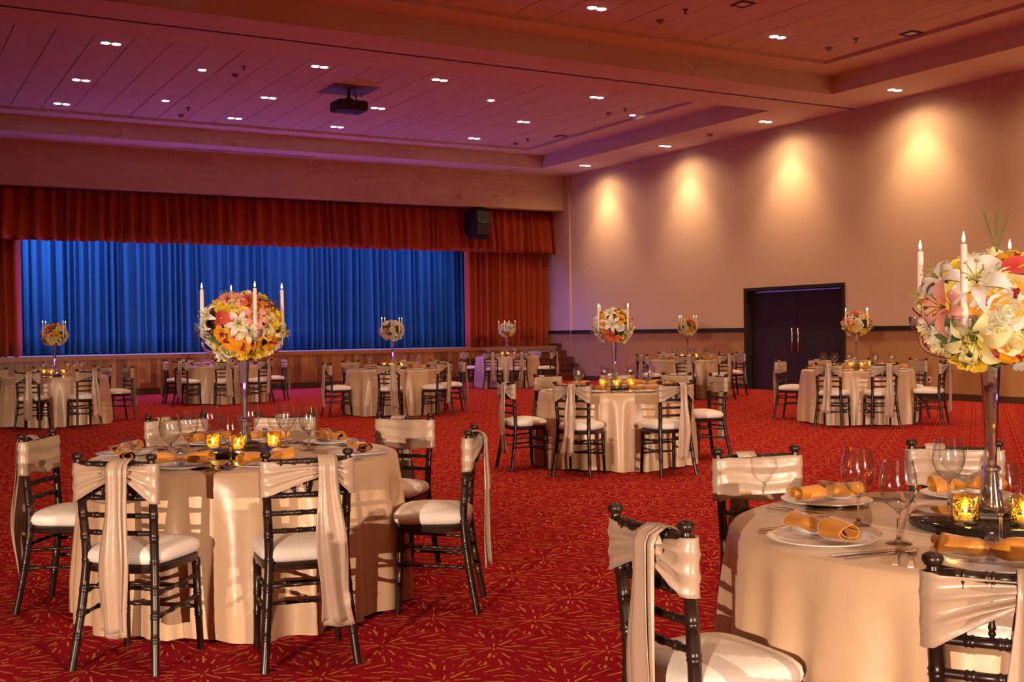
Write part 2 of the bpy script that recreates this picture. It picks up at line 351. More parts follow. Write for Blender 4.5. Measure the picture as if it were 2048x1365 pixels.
# double door
d = struct(obj('door_1', boxmesh('door_frame', M_DARKWOOD, (XR - .02, XR + .28, DY0, DY0 + .07, 0, DZ), (XR - .02, XR + .28, DY1 - .07, DY1, 0, DZ), (XR - .02, XR + .28, DY0 + .07, DY1 - .07, DZ - .07, DZ))))
ym = (DY0 + DY1) / 2
for s_, (a, b_) in enumerate(((DY0 + .075, ym - .004), (ym + .004, DY1 - .075))):
    lf = obj('door_leaf', boxmesh('door_leaf', M_DOOR, (XR + .14, XR + .19, a, b_, .012, DZ - .075), bevel=.004), d)
    yy = ym - .09 if s_ == 0 else ym + .09
    hb = B(); hb.tube([(XR + .07, yy, .83), (XR + .07, yy, 1.34)], .016, 10); hb.tube([(XR + .07, yy, .92), (XR + .145, yy, .92)], .009, 8); hb.tube([(XR + .07, yy, 1.25), (XR + .145, yy, 1.25)], .009, 8)
    h = obj('pull_handle', hb.mesh('pull_handle', M_STEEL), lf); h['label'] = 'long tubular steel pull handle'
obj('closer_track', boxmesh('closer_track', M_STEEL, (XR + .09, XR + .14, DY0 + .2, DY1 - .3, DZ - .11, DZ - .085)), d)['label'] = 'bright metal closer track'
ob = B(); ob.box(XR - .008, XR, 14.02, 14.10, .30, .42)
o = obj('wall_outlet', ob.mesh('wall_outlet', M_WHITE, False)); tag(o, 'small white wall outlet low on the tan wall', 'outlet')
obj('socket', boxmesh('socket', M_BLACK, (XR - .011, XR - .007, 14.04, 14.08, .34, .38)), o)
# ------------------------------------------------------------------ stage
st = thing('stage', 'raised wooden stage with vertical plank front', 'stage', (0, YS, 0))
obj('platform', boxmesh('stage_platform', M_STAGEFLOOR, (XL, XR - .05, .06, 4.15, .0, .915)), st)
obj('nosing', boxmesh('nosing', M_NOSE, (XL, XR - .05, -.03, .08, .83, .93), bevel=.008), st)['label'] = 'light timber edge board'
obj('plinth', boxmesh('plinth', M_BASE, (XL, XR - .05, 0, .06, 0, .15)), st)
pws = [boxmesh('plank', M_PLANK, (.002, w - .002, 0, .05, .15, .83)) for w in (.09, .12, .15)]
x = 1.4; k = 0
while x < 15.66:
    j = random.randrange(3); obj('plank', pws[j], st, (x, .005 + random.uniform(0, .012), 0)); x += (.09, .12, .15)[j]; k += 1
obj('plank', boxmesh('plank_far', M_PLANK, (XL, 1.4, .01, .06, .15, .83)), st); 
obj('socket_panel', boxmesh('socket_panel', M_BLACK, (14.12, 14.32, -.008, .01, .34, .62)), st)
sg = thing('stage_steps', 'dark wooden steps climbing to the stage by the wall', 'steps', (0, YS, 0))
RIS = .915 / 6
for i in range(5):
    y0 = -.03 - .27 * (5 - i)
    so = obj('step', boxmesh('step', M_STEP, (15.68, 16.82, y0, -.03, RIS * i, RIS * (i + 1) - .02)), sg)
    obj('tread', boxmesh('tread', M_STEP, (15.66, 16.82, y0 - .02, -.03 if i == 4 else y0 + .29, RIS * (i + 1) - .02, RIS * (i + 1)), bevel=.005), so)
sk = B()
for i, (ya, zt) in enumerate(((-1.38, .27), (-1.11, .45), (-.84, .63), (-.54, .81), (-.28, 1.0))):
    yb = (-1.11, -.84, -.54, -.28, -.035)[i]; sk.box(16.822, 16.845, ya, yb, 0, zt)
obj('side_skirt', sk.mesh('side_skirt', M_STEP, False), sg)['label'] = 'stepped skirting board on the wall'
struct(obj('trim_3', boxmesh('trim_3', M_STEP, (16.822, 16.848, 26.81, 27.2, .935, 1.0))))
def curtain(name, mat, x0, x1, y, z0, z1, pitch, amp, seed, label, cat='curtain', flare=0.0, group=None, hem=0.02):
    rnd = random.Random(seed); xs = [x0]
    while xs[-1] < x1: xs.append(xs[-1] + pitch * rnd.uniform(.55, 1.5))
    n = len(xs); per = 8
    prof = []
    for i in range(n - 1):
        a = amp * rnd.uniform(.5, 1.15); asy = rnd.uniform(.3, .7); dr = rnd.uniform(-.35, .35) * pitch
        for k in range(per):
            t = k / per; tt = t / asy * .5 if t < asy else .5 + (t - asy) / (1 - asy) * .5
            prof.append((xs[i] + (xs[i + 1] - xs[i]) * t, a * (0.5 - 0.5 * math.cos(2 * PI * tt)), dr, rnd.uniform(-1, 1) * .006))
    N = len(prof); NV = 9
    # smooth the drift so that neighbouring folds lean together
    dr = [sum(prof[min(max(i + q, 0), N - 1)][2] for q in range(-12, 13)) / 25 for i in range(N)]
    b = B()
    def f(u, v):
        i = min(int(round(u * (N - 1))), N - 1); px, a, _, hz = prof[i]; q = 1 - v
        xx = px + dr[i] * (q * q) * 1.2
        aa = a * (.55 + .45 * q + flare * q)
        return (min(max(xx, x0), x1), y - aa - flare * .10 * q, z0 + (z1 - z0) * v + (hz * hem / .006 if v == 0 else 0))
    b.grid(f, N - 1, NV)
    return tag(obj(name, b.mesh(name, mat, True, .006)), label, cat, group)
curtain('stage_curtain', M_BLUE, 1.6, 15.9, 30.0, .93, 5.4, .20, .30, 5, 'wide royal blue pleated curtain across the back of stage')
curtain('leg_curtain', M_RED, -1.2, 2.98, 27.35, .935, 4.95, .22, .26, 8, 'orange red side curtain at left end of stage', group='red side curtains')
curtain('leg_curtain', M_RED, 14.2, 16.82, 27.35, .935, 4.95, .20, .25, 9, 'orange red side curtain beside the stage steps', group='red side curtains')
curtain('valance', M_RED, -1.5, 16.84, 27.05, 3.53, 4.75, .235, .20, 21, 'dark red pleated valance hanging across top of stage', flare=.5)
# hanging loudspeaker
sp = thing('loudspeaker', 'black loudspeaker hanging in front of red valance', 'loudspeaker', (14.22, 26.58, 3.86), math.radians(12))
def prism(pts, x0, x1):
    n = len(pts); vs = [(x0, a, b) for a, b in pts] + [(x1, a, b) for a, b in pts]
    return vs, [tuple(range(n))[::-1], tuple(range(n, 2 * n))] + [(i, (i + 1) % n, n + (i + 1) % n, n + i) for i in range(n)]
cbm = B(); cbm.add(*prism([(-.22, .12), (-.10, 0), (.05, -.02), (.25, .18), (.25, .74), (-.24, .74), (-.27, .40)], -.25, .25))
obj('cabinet', cbm.mesh('cabinet', M_BLACK, False), sp)
gb = B(); gb.add(*prism([(-.275, .40), (-.245, .72), (-.255, .72), (-.285, .40)], -.22, .22)); gb.add(*prism([(-.285, .38), (-.215, .10), (-.225, .10), (-.295, .38)], -.22, .22))
obj('grille', gb.mesh('grille', simple('grille', (.022, .016, .014), .5), False), sp)
obj('badge', boxmesh('badge', M_STEEL, (-.02, .02, -.292, -.286, .41, .425)), sp)
obj('bracket', boxmesh('bracket', M_BLACK, (-.2, .2, -.05, .05, .745, .80), (-.03, .03, -.03, .03, .80, .84)), sp)
# ------------------------------------------------------------------ ceiling fittings
disc = B(); disc.lathe([(0, 0), (.068, 0), (.068, .006), (0, .006)], 20); disc = disc.mesh('lamp_disc', M_LAMPDISC, True, ang=30)
ring = B(); ring.lathe([(.069, -.002), (.085, -.003), (.088, .004), (.069, .006)], 20); ring = ring.mesh('trim_ring', M_WHITE)
def downlight(x, y, z, n, label, group, e, size, blend=1.0, tilt=0.0, wash=0):
    t = thing('downlight', label, 'downlight', (x, y, z), 0, group)
    for q in ((-.082, .082) if n == 2 else (0,)):
        obj('trim_ring', ring, t, (q, 0, -.004)); obj('lamp_disc', disc, t, (q, 0, -.012))
    if e:
        l = lamp('downlight_beam', 'SPOT', (0, 0, -.06), e, WARM, None, spot_size=math.radians(size), spot_blend=blend, shadow_soft_size=.09); l.parent = t; l.rotation_euler = (0, -tilt, 0)
    if wash:
        l = lamp('wall_wash_beam', 'SPOT', (.08, 0, -.06), wash, WARM, None, spot_size=math.radians(84), spot_blend=1.0, shadow_soft_size=.09); l.parent = t; l.rotation_euler = (0, -.10, 0)
COLS = [3.41, 6.90, 9.23, 12.73]
for r_, (y, rn) in enumerate(((23.9, 'row nearest the stage'), (21.55, 'middle row'), (18.65, 'row behind the ceiling beam'))):
    for c_, x in enumerate(COLS):
        downlight(x, y, Z3, 2, 'twin recessed ceiling downlight, %s, %s from left' % (rn, ORD[c_]), 'twin downlights in the panelled ceiling', 120, 130)
for c_, x in enumerate(COLS):
    for y in (13.49, 10.6, 7.9):
        vis = y > 13 and c_ > 1
        downlight(x, y, Z3, 2, 'twin recessed ceiling downlight at top edge, %s' % ('nearer the picture centre' if c_ == 2 else 'nearer the right wall') if vis else 'twin downlight outside the picture, %s column, %s row' % (ORD[c_], {13.49: 'far', 10.6: 'middle', 7.9: 'near'}[y]), 'twin downlights in the nearer tray' if vis else 'downlights out of view', 170, 130)
for i, (x, y) in enumerate(((5.17, 22.7), (5.15, 19.8), (10.96, 19.83), (14.49, 19.86))):
    downlight(x, y, Z3, 1, 'single recessed ceiling downlight, ' + ['leftmost and farther back', 'left, in front of the other left one', 'right of the projector', 'rightmost beside the tray edge'][i], 'single downlights', 0, 130)
for i, y in enumerate((24.3, 20.93, 17.55, 14.17, 10.8, 7.4, 4.0)):
    downlight(16.2, y, ZS, 2, 'twin downlight in the border along the right wall, %s from the stage' % ORD[i] if i < 4 else 'twin downlight along the right wall outside the picture, %s from the stage' % ORD[i], 'wall washing downlights' if i < 4 else 'wall downlights out of view', 140, 165, 1.0, .0, 250)
for c_, x in enumerate(COLS):
    for y in (4.4, 1.2, -2.4):
        downlight(x - 2.2, y, ZS, 2, 'added twin downlight behind the photographer, %s column, %s row' % (ORD[c_], {4.4: 'far', 1.2: 'middle', -2.4: 'near'}[y]), 'added downlights behind the photographer', 85, 130)  # unseen rows added to brighten the near carpet and tables
spr = B(); spr.lathe([(0, -.001), (.045, -.001), (.045, -.012), (.012, -.016), (.012, -.06), (.03, -.062), (.03, -.068), (0, -.068)], 12); spr = spr.mesh('sprinkler', simple('sprinkler_brass', (.12, .06, .04), .4), True, ang=35)
det = B(); det.lathe([(0, 0), (.065, 0), (.065, -.02), (.05, -.03), (.03, -.055), (0, -.06)], 14); det = det.mesh('smoke_detector', simple('detector', (.30, .22, .16), .5), True, ang=40)
where = ['left of the projector', 'left near the stage', 'right part behind beam', 'right corner near stage', 'near tray left', 'near tray right']
for i, (a, b_) in enumerate((((5.72, 19.22), (5.76, 19.88)), ((5.74, 23.2), (5.79, 24.0)), ((13.93, 19.34), (13.9, 19.9)), ((13.93, 23.4), (13.99, 24.08)), ((10.43, 12.95), (10.45, 13.58)), ((13.95, 12.98), (14.01, 13.63)))):
    tag(obj('sprinkler', spr, None, (*a, Z3)), 'small dark ceiling sprinkler, ' + where[i], 'sprinkler', 'ceiling sprinklers')
    tag(obj('smoke_detector', det, None, (*b_, Z3)), 'small brown ceiling smoke detector, ' + where[i], 'detector', 'ceiling detectors')
tag(obj('smoke_detector', det, None, (16.12, 19.21, ZS)), 'small detector on the border along the right wall', 'detector', 'ceiling detectors')
ems = B()
for q in (0, 1): pass
ems.box(-.13, .13, -.13, -.09, -.012, 0); ems.box(-.13, .13, .09, .13, -.012, 0); ems.box(-.13, -.09, -.09, .09, -.012, 0); ems.box(.09, .13, -.09, .09, -.012, 0)
ems = ems.mesh('square_fitting_frame', M_BLACK, False)
emb = boxmesh('square_fitting_glass', M_WHITE, (-.088, .088, -.088, .088, -.008, 0))
for i, (x, y) in enumerate(((14.48, 22.75), (11.0, 12.35), (14.51, 12.35))):
    t = thing('square_spotlight', 'small unlit square ceiling fitting, ' + ['far corner near the stage', 'at the top edge of the picture', 'near the right wall'][i], 'ceiling fitting', (x, y, Z3 - .001), 0, 'square ceiling fittings')
    obj('frame', ems, t); obj('lens', emb, t)
pj = thing('projector', 'dark projector hanging from ceiling panel', 'projector', (8.05, 20.2, Z3))
obj('ceiling_plate', boxmesh('ceiling_plate', simple('plate_grey', (.16, .12, .13), .6), (-.45, .45, -.45, .45, -.012, -.002)), pj)
pb = B(); pb.tube([(0, 0, -.01), (0, 0, -.16)], .03, 10); pb.tube([(0, 0, -.15), (-.13, 0, -.22)], .022, 6); pb.tube([(0, 0, -.15), (.13, 0, -.22)], .022, 6); pb.tube([(.12, .02, -.01), (.15, .03, -.1), (.2, .04, -.22)], .012, 6)
obj('mount', pb.mesh('mount', M_BLACK), pj)
obj('body', boxmesh('projector_body', simple('projector_shell', (.02, .014, .014), .7), (-.30, .30, -.24, .24, -.42, -.23), bevel=.02), pj)
lb = B(); lb.lathe([(0, 0), (.06, 0), (.065, .05), (0, .05)], 16); ln = obj('lens', lb.mesh('projector_lens', M_BLACK), pj, (0, .29, -.33), (PI / 2, 0, 0))

# floodlight stands behind the photographer
for q, (kp, ka, ke, ks) in enumerate(KEYS):
    dv = Vector((ka[0] - kp[0], ka[1] - kp[1], 0)); rz = math.atan2(dv.y, dv.x)
    fl = thing('floodlight', 'black floodlight on a tripod behind the photographer, ' + ('left' if q == 0 else 'right'), 'floodlight', (kp[0], kp[1], 0), rz, 'floodlights behind the photographer')
    bb = B(); bb.tube([(-.25, 0, .5), (-.25, 0, kp[2] - .2)], .02, 8); obj('pole', bb.mesh('pole', M_BLACK), fl)
    for a in range(3):
        bb = B(); bb.tube([(-.25, 0, .7), (-.25 + .5 * math.cos(a * 2.094), .5 * math.sin(a * 2.094), .01)], .012, 6); obj('leg', bb.mesh('leg', M_BLACK), fl)
    obj('housing', boxmesh('housing', M_BLACK, (-.4, -.1, -.16, .16, kp[2] - .2, kp[2] + .2), bevel=.02), fl)
    obj('added_barn_door', boxmesh('added_barn_door', M_BLACK, (.50, .52, -.6, .6, kp[2] - .020, kp[2] + .5)), fl)  # unseen plate added to dim the key light on valance and header
# ------------------------------------------------------------------ chair prototype (local +x = facing, origin between the rear feet)
def bamboo(b, pts, r, rings, n=8, cap=True):
    """tube with paired raised rings at given fractions of its length"""
    pts = [Vector(p) for p in pts]; L = [0]
    for i in range(1, len(pts)): L.append(L[-1] + (pts[i] - pts[i - 1]).length)
    T = L[-1]
    rr = r if callable(r) else (lambda t: r)
    st_ = {0.0: 0, 1.0: 0}
    for l in L: st_[l / T] = 0
    for q in rings:
        e = .0055 / T
        for k, v in ((-2, 0), (-1.2, .0030), (-.4, .0006), (.4, .0006), (1.2, .0030), (2, 0)):
            st_[min(max(q + k * e, 0), 1)] = v
    ts = sorted(st_); out = []; rad = []
    def at(t):
        d_ = t * T
        for i in range(1, len(L)):
            if d_ <= L[i] + 1e-9: return pts[i - 1].lerp(pts[i], (d_ - L[i - 1]) / (L[i] - L[i - 1]))
        return pts[-1]
    for t in ts: out.append(at(t)); rad.append(rr(t) + st_[t])
    b.tube(out, rad, n, cap)
POST = [(0, .188, 0), (.022, .176, .12), (.045, .165, .26), (.062, .156, .40), (.064, .154, .48), (.056, .158, .60), (.044, .163, .74), (.034, .166, .845)]
def smooth_path(p, k=3):
    p = [Vector(q) for q in p]; o = []
    for i in range(len(p) - 1):
        a, b, c, d = p[max(i - 1, 0)], p[i], p[i + 1], p[min(i + 2, len(p) - 1)]
        for j in range(k):
            t = j / k; o.append(.5 * ((2 * b) + (c - a) * t + (2 * a - 5 * b + 4 * c - d) * t * t + (3 * b - a - 3 * c + d) * t ** 3))
    o.append(p[-1]); return o
def post_at(z):
    for i in range(1, len(POST)):
        if z <= POST[i][2]:
            t = (z - POST[i - 1][2]) / (POST[i][2] - POST[i - 1][2]); return [POST[i - 1][k] + (POST[i][k] - POST[i - 1][k]) * t for k in range(2)]
    return POST[-1][:2]
def sgn(pts, s): return [(p[0], p[1] * s, p[2]) for p in pts]
CH = []   # (name, mesh, [(subname, mesh)])
for s in (1, -1):
    b = B(); bamboo(b, smooth_path(sgn(POST, s)), lambda t: .0165 + .002 * math.sin(t * PI), [.16, .27, .385, .52, .64, .745, .83])
    b.lathe([(.013, .845), (.012, .853), (.019, .858), (.0225, .866), (.021, .875), (.012, .881), (0, .882)], 12, (POST[-1][0], POST[-1][1] * s, 0))
    CH.append(('back_post', b.mesh('back_post', M_CHAIR, True, ang=60), []))
    b = B(); bamboo(b, [(.385, .176 * s, 0), (.372, .172 * s, .2), (.365, .170 * s, .40)], lambda t: .0145 + .004 * t, [.40, .62, .95])
    CH.append(('front_leg', b.mesh('front_leg', M_CHAIR, True, ang=60), []))
def seat_outline(grow=0.0, n=40):
    pts = []
    for i in range(n):
        a = 2 * PI * i / n; c, s_ = math.cos(a), math.sin(a); e = .42
        u = math.copysign(abs(c) ** e, c); v = math.copysign(abs(s_) ** e, s_)
        hw = .172 + .022 * (u + 1) / 2
        pts.append((.225 + u * (.178 + grow), v * (hw + grow)))
    return pts
def loft(b, rows):
    n = len(rows[0]); vs = [p for r in rows for p in r]; fs = []
    for j in range(len(rows) - 1):
        for i in range(n): fs.append((j * n + i, j * n + (i + 1) % n, (j + 1) * n + (i + 1) % n, (j + 1) * n + i))
    fs += [tuple(range(n))[::-1], tuple(range((len(rows) - 1) * n, len(rows) * n))]
    b.add(vs, fs)
b = B(); loft(b, [[(x, y, z) for x, y in seat_outline(g)] for z, g in ((.390, -.012), (.396, 0), (.420, .004), (.426, -.004))])
CH.append(('seat', b.mesh('seat', M_CHAIR, True, ang=50), []))
b = B(); loft(b, [[(x, y, z + dz * (1 - ((x - .225) / .2) ** 2) * (1 - (y / .2) ** 2)) for x, y in seat_outline(g)] for z, g, dz in ((.427, -.010, 0), (.437, .004, 0), (.455, .010, 0), (.474, .006, 0), (.486, -.008, .006), (.493, -.035, .010), (.497, -.085, .014), (.499, -.14, .016))])
CH.append(('seat_cushion', b.mesh('seat_cushion', M_CUSH, True), []))
def rail(z, bow=.012, r=.0105, rings=(.2, .4, .6, .8)):
    x, y = post_at(z); b = B()
    bamboo(b, [(x - bow * (1 - (q / 3) ** 2), y * q / 3, z) for q in range(-3, 4)], r, rings); return b.mesh('back_rail', M_CHAIR, True, ang=60)
CH.append(('top_rail', rail(.838, .015, .012, (.16, .33, .5, .67, .84)), []))
for z in (.70, .628, .556): CH.append(('back_rail', rail(z), []))
for q in range(5):
    y = (-.108 + .054 * q); x0, y0 = post_at(.70); x1, y1 = post_at(.838)
    b = B(); bamboo(b, [(x0 - .010, y, .70), ((x0 + x1) / 2 - .013, y, .77), (x1 - .013, y, .838)], lambda t: .0052 + .0035 * t, (.2,), 6)
    CH.append(('spindle', b.mesh('spindle', M_CHAIR, True, ang=60), []))
def stretch(a, c, r=.0085):
    b = B(); bamboo(b, [a, c], r, (.12, .38, .62, .88), 7); return b.mesh('stretcher', M_CHAIR, True, ang=60)
for z in (.315, .225):
    for s in (1, -1):
        x, y = post_at(z); CH.append(('stretcher', stretch((x, y * s, z - .005), (.370, .172 * s, z + .012)), []))
for z in (.275, .19): CH.append(('stretcher', stretch((.37, -.171, z), (.37, .171, z)), []))
x, y = post_at(.335); CH.append(('stretcher', stretch((x, -y, .335), (x, y, .335)), []))
# sashes: three ways of tying
def sash(seed, yk, zk, tail_len, tail_w, lean):
    rnd = random.Random(seed); b = B(); cols = []
    px, py = .042, .166
    def col(x, y, lo, hi, amp, ph): cols.append((x, y, lo, hi, amp, ph))
    zb = .692 + rnd.uniform(-.012, .008)
    for t in [i / 8 for i in range(8)]:                  # knot -> right post along the back
        col(px - .030 - .012 * (1 - t), yk + (-py - .004 - yk) * t, zk - .022 + (zb - zk + .022) * t ** 1.15, zk + .020 + (.838 - zk - .02) * t ** .8, .010 * (1 - t) + .004, 0)
    for i in range(5):                                   # round the right post
        a = PI + PI * i / 4; col(px + .027 * math.cos(a), -py + .027 * math.sin(a), zb - .002 * i, .842, .003, .4 * i)
    for t in [i / 10 for i in range(1, 10)]:             # front panel
        col(px + .024 - .010 * math.sin(t * PI), -py + 2 * py * t, zb - .006 + .010 * math.sin(t * PI * 2 + seed), .846 - .006 * math.sin(t * PI), .004, t * 1.5)
    for i in range(5):
        a = PI * i / 4; col(px + .027 * math.cos(a), py + .027 * math.sin(a), zb - .006 + .002 * i, .842, .003, .4 * i)
    for t in [1 - i / 10 for i in range(1, 11)]:         # left post -> knot
        col(px - .030 - .012 * (1 - t), yk + (py + .004 - yk) * t, zk - .022 + (zb - zk + .022) * t ** 1.25, zk + .020 + (.838 - zk - .02) * t ** .8, .010 * (1 - t) + .005, 1.3)
    NV = 14; n = len(cols)
    def f(u, v):
        x, y, lo, hi, amp, ph = cols[int(round(u * (n - 1)))]
        w = math.sin(2 * PI * (2.6 * v + .11 * seed + .12 * ph)) + .5 * math.sin(2 * PI * (5.3 * v + .3 * ph + .07 * seed))
        dx = 1.5 * amp * w * (1 if abs(y) < .15 else .5)
        return (x - dx if x < px else x + dx * .8, y * (1 + (.02 * w * amp / .01 if abs(y) > .15 else 0)), lo + (hi - lo) * v)
    b.grid(f, n - 1, NV)
    band = b.mesh('sash', M_SASH, True, .0025)
    k = B()
    def kf(u, v):
        a = 2 * PI * u; ph = PI * v; r_ = 1 + .13 * math.sin(a * 5 + seed) * math.sin(ph)
        return (px - .046 + .020 * math.sin(ph) * math.cos(a) * r_, yk + .030 * math.sin(ph) * math.sin(a) * r_, zk + .044 * math.cos(ph))
    k.grid(kf, 20, 10, True); knot = k.mesh('sash_knot', M_SASH)
    tl = B()
    for lay in (0, 1):
        ln = tail_len * (1 if lay == 0 else .965); off = .010 * lay; y0 = yk + (.012 if lay else 0)
        def tf(u, v):
            s_ = u * (ln + .075)
            if s_ < .075:
                a = s_ / .075; x_ = px + .012 - .07 * a; z_ = .843 + .024 * math.sin(a * PI) - .012 * a
            else:
                x_ = px - .058; z_ = .831 - (s_ - .075)
            q = max(0, (s_ - .075) / ln); w = tail_w * (.62 + .5 * q ** .8) if s_ > .075 else tail_w * .62
            w *= .88 + .12 * math.cos(9 * q + seed)
            cx = y0 + lean * q * q * .05
            y_ = cx + (v - .5) * w
            fold = .0085 * math.sin(2 * PI * (1.5 * v + .2 * seed + .35 * lay) + 2.2 * q) * (.5 + .8 * q) + .0016 * math.sin(2 * PI * 3.4 * v + 5 * q + seed)
            sway = -.022 * math.sin(q * PI * .9) + .010 * math.sin(q * 7 + seed)
            return (x_ - .012 * (s_ > .05) - off + (fold if s_ > .06 else fold * .3) + sway * q, y_, z_ + (.006 * math.sin(v * 7 + seed) if u == 1 else 0))
        tl.grid(tf, 34, 12)
    tail = tl.mesh('sash_tail', M_SASH, True, .0022)
    return ('sash', band, [('sash_knot', knot), ('sash_tail', tail)])
SASHES = [sash(1, -.052, .812, .68, .122, .4), sash(2, -.080, .806, .66, .128, -.6), sash(3, -.03, .815, .63, .112, .8)]
def chair(x, y, deg, label, k):
    t = thing('banquet_chair', label, 'chair', (x, y, 0), math.radians(deg), 'dark chairs with champagne sashes')
    for nm, me, _ in CH: obj(nm, me, t)
    nm, me, sub = SASHES[k % 3]; so = obj(nm, me, t); so['label'] = 'champagne satin sash tied in a knot'
    for sn, sm in sub: obj(sn, sm, so)
    return t
# ------------------------------------------------------------------ tableware prototypes
TZ = .745; TR = .768
b = B(); b.lathe([(0, 0), (.075, 0), (.085, .004), (.105, .008), (.150, .016), (.152, .019), (.148, .0195), (.103, .012), (.097, .009), (0, .0085)], 40)
ME_PLATE = b.mesh('plate', M_PLATE, True, ang=50)
def wine():
    b = B(); b.lathe([(.012, .0078), (.0062, .014), (.0046, .03), (.0042, .06), (.0046, .083), (.0072, .091), (.012, .0955), (.006, .0958), (0, .0955)], 20)
    b.k = 1; b.lathe([(0, .0), (.036, 0), (.037, .0018), (.030, .0035), (.012, .0078)], 28)
    b.k = 1; b.lathe([(.012, .0955), (.018, .099), (.032, .112), (.044, .131), (.0505, .155), (.0510, .175), (.0475, .200), (.0425, .222), (.0405, .233)], 28)
    return b.mesh('wine_glass', [M_GLASS, M_TGLASS])
ME_WINE = wine()
b = B(); b.lathe([(0, .0), (.0365, 0), (.0385, .004), (.0385, .086), (.0355, .086), (.0355, .012), (0, .012)], 24); ME_VGLASS = b.mesh('votive_glass', M_TGLASS, True, ang=40)
b = B(); b.lathe([(.0352, .016), (.0352, .084)], 24); ME_VGOLD = b.mesh('gilt_lining', M_MERC)
b = B(); b.lathe([(0, .013), (.019, .013), (.019, .03), (0, .031)], 14); ME_VWAX = b.mesh('tea_light', M_WAX)
FL = [(0, 0), (.0032, .003), (.0046, .009), (.0042, .015), (.0026, .022), (.0010, .029), (0, .032)]
b = B(); b.lathe(FL, 8); ME_FLAME = b.mesh('flame', M_FLAME)
b = B(); b.lathe(FL, 8); ME_VFL = b.mesh('votive_flame', M_VFLAME)
b = B(); b.lathe([(0, 0), (.0115, 0), (.0105, .12), (.0095, .235), (.006, .239), (0, .238)], 14); ME_TAPER = b.mesh('taper_body', M_WAX, True, ang=50)
b = B(); b.tube([(0, 0, .236), (.001, 0, .246)], .0009, 5); ME_WICK = b.mesh('wick', M_WICK)
b = B(); b.lathe([(0, -.014), (.222, -.014), (.234, -.008), (.238, 0), (.236, .010), (.228, .016), (0, .016)], 64); ME_TRAY = b.mesh('turntable', M_GRANITE, True, ang=40)
def napkin(seed):
    rnd = random.Random(seed); b = B(); NU = 30; NV = 44
    def f(u, v):
        s_ = (u - .5) * 2; L = .105; a = -2 * PI * 1.9 * v + seed
        pin = math.exp(-(s_ / .18) ** 2); R = (.026 + .006 * abs(s_) + .004 * math.sin(3 * s_ + seed)) * (1 - .50 * pin)
        rr = R * (.35 + .65 * v) * (1 + .10 * math.sin(3 * a + 4 * s_ + seed) * (v > .3))
        x_ = s_ * L + .010 * math.sin(a * .5 + seed) * abs(s_); y_ = rr * math.cos(a) * 1.25; z_ = rr * math.sin(a) * .80
        return (x_, y_ + .012 * s_ * (seed % 3 - 1), max(z_ + .026 - .004 * pin, .0012))
    b.grid(f, NU, NV); return b.mesh('napkin', M_NAPKIN, True, .0012)
ME_NAP = [napkin(1), napkin(2), napkin(5)]
b = B()
for z0, z1, y0, y1 in ((.0, .006, -.026, .026), (.044, .050, -.026, .026), (.006, .044, -.026, -.020), (.006, .044, .020, .026)): b.box(-.010, .010, y0, y1, z0, z1)
ME_RING = b.mesh('napkin_ring', M_TGLASS, False)
def flat(outline, z=.0, t=.002, bend=None):
    n = len(outline); vs = [(x, y, z + (bend(x) if bend else 0)) for x, y in outline] + [(x, y, z + t + (bend(x) if bend else 0)) for x, y in outline]
    return vs, [tuple(range(n))[::-1], tuple(range(n, 2 * n))] + [(i, (i + 1) % n, n + (i + 1) % n, n + i) for i in range(n)]
b = B(); b.add(*flat([(-.115, -.006), (-.11, -.008), (-.01, -.005), (.01, -.004), (.02, -.009), (.09, -.010), (.118, -.002), (.12, .004), (.02, .006), (.01, .004), (-.01, .005), (-.11, .008), (-.115, .006)], 0, .004)); ME_KNIFE = b.mesh('table_knife', M_SILVER, False)
b = B(); bend = lambda x: .010 * max(0, (x - .02) / .08) * max(0, 1 - (x - .02) / .10) * 2
b.add(*flat([(-.10, -.007), (-.09, -.009), (-.02, -.004), (.03, -.0035), (.045, -.011), (.062, -.0125), (.062, .0125), (.045, .011), (.03, .0035), (-.02, .004), (-.09, .009), (-.10, .007)], .001, .003, bend))
for q in (-.0108, -.0036, .0036, .0108): b.add(*flat([(.062, q - .0017), (.082, q - .0016), (.105, q - .0011), (.105, q + .0011), (.082, q + .0016), (.062, q + .0017)], .001, .0025, bend))
ME_FORK = b.mesh('table_fork', M_SILVER, False)
b = B()
def roll(u, v):
    a = 2 * PI * u; ph = PI * v; r_ = 1 + .06 * math.sin(6 * (a + 2.2 * v))
    return (.046 * math.sin(ph) * math.cos(a) * r_, .034 * math.sin(ph) * math.sin(a) * r_, .024 + .024 * math.cos(ph))
b.grid(roll, 30, 14, True); ME_ROLL = b.mesh('bread_roll', M_BREAD)
# crystal candelabrum
def octa(r, z): return [(r * math.cos(PI / 8 + PI / 4 * i), r * math.sin(PI / 8 + PI / 4 * i), z) for i in range(8)]
b = B(); loft(b, [octa(.070, 0), octa(.084, .006), octa(.084, .022), octa(.062, .034)]); ME_CBASE = b.mesh('crystal_base', M_CRYS, False)
b = B(); b.lathe([(0, .034), (.034, .034), (.028, .07), (.020, .12), (.017, .135), (0, .135)], 16); ME_CBELL = b.mesh('crystal_bell', M_CRYS, True, ang=40)
b = B(); b.lathe([(0, .135), (.018, .135), (.026, .139), (.028, .145), (.026, .151), (.018, .155), (0, .155)], 18); ME_CCOL = b.mesh('crystal_collar', M_CRYS, True, ang=60)
b = B(); loft(b, [[(r * math.cos(PI / 4 * i), r * math.sin(PI / 4 * i), z) for i in range(8)] for r, z in ((.015, .155), (.018, .25), (.024, .37), (.029, .455), (.029, .47))]); ME_CTR = b.mesh('crystal_trumpet', M_CRYS, False)
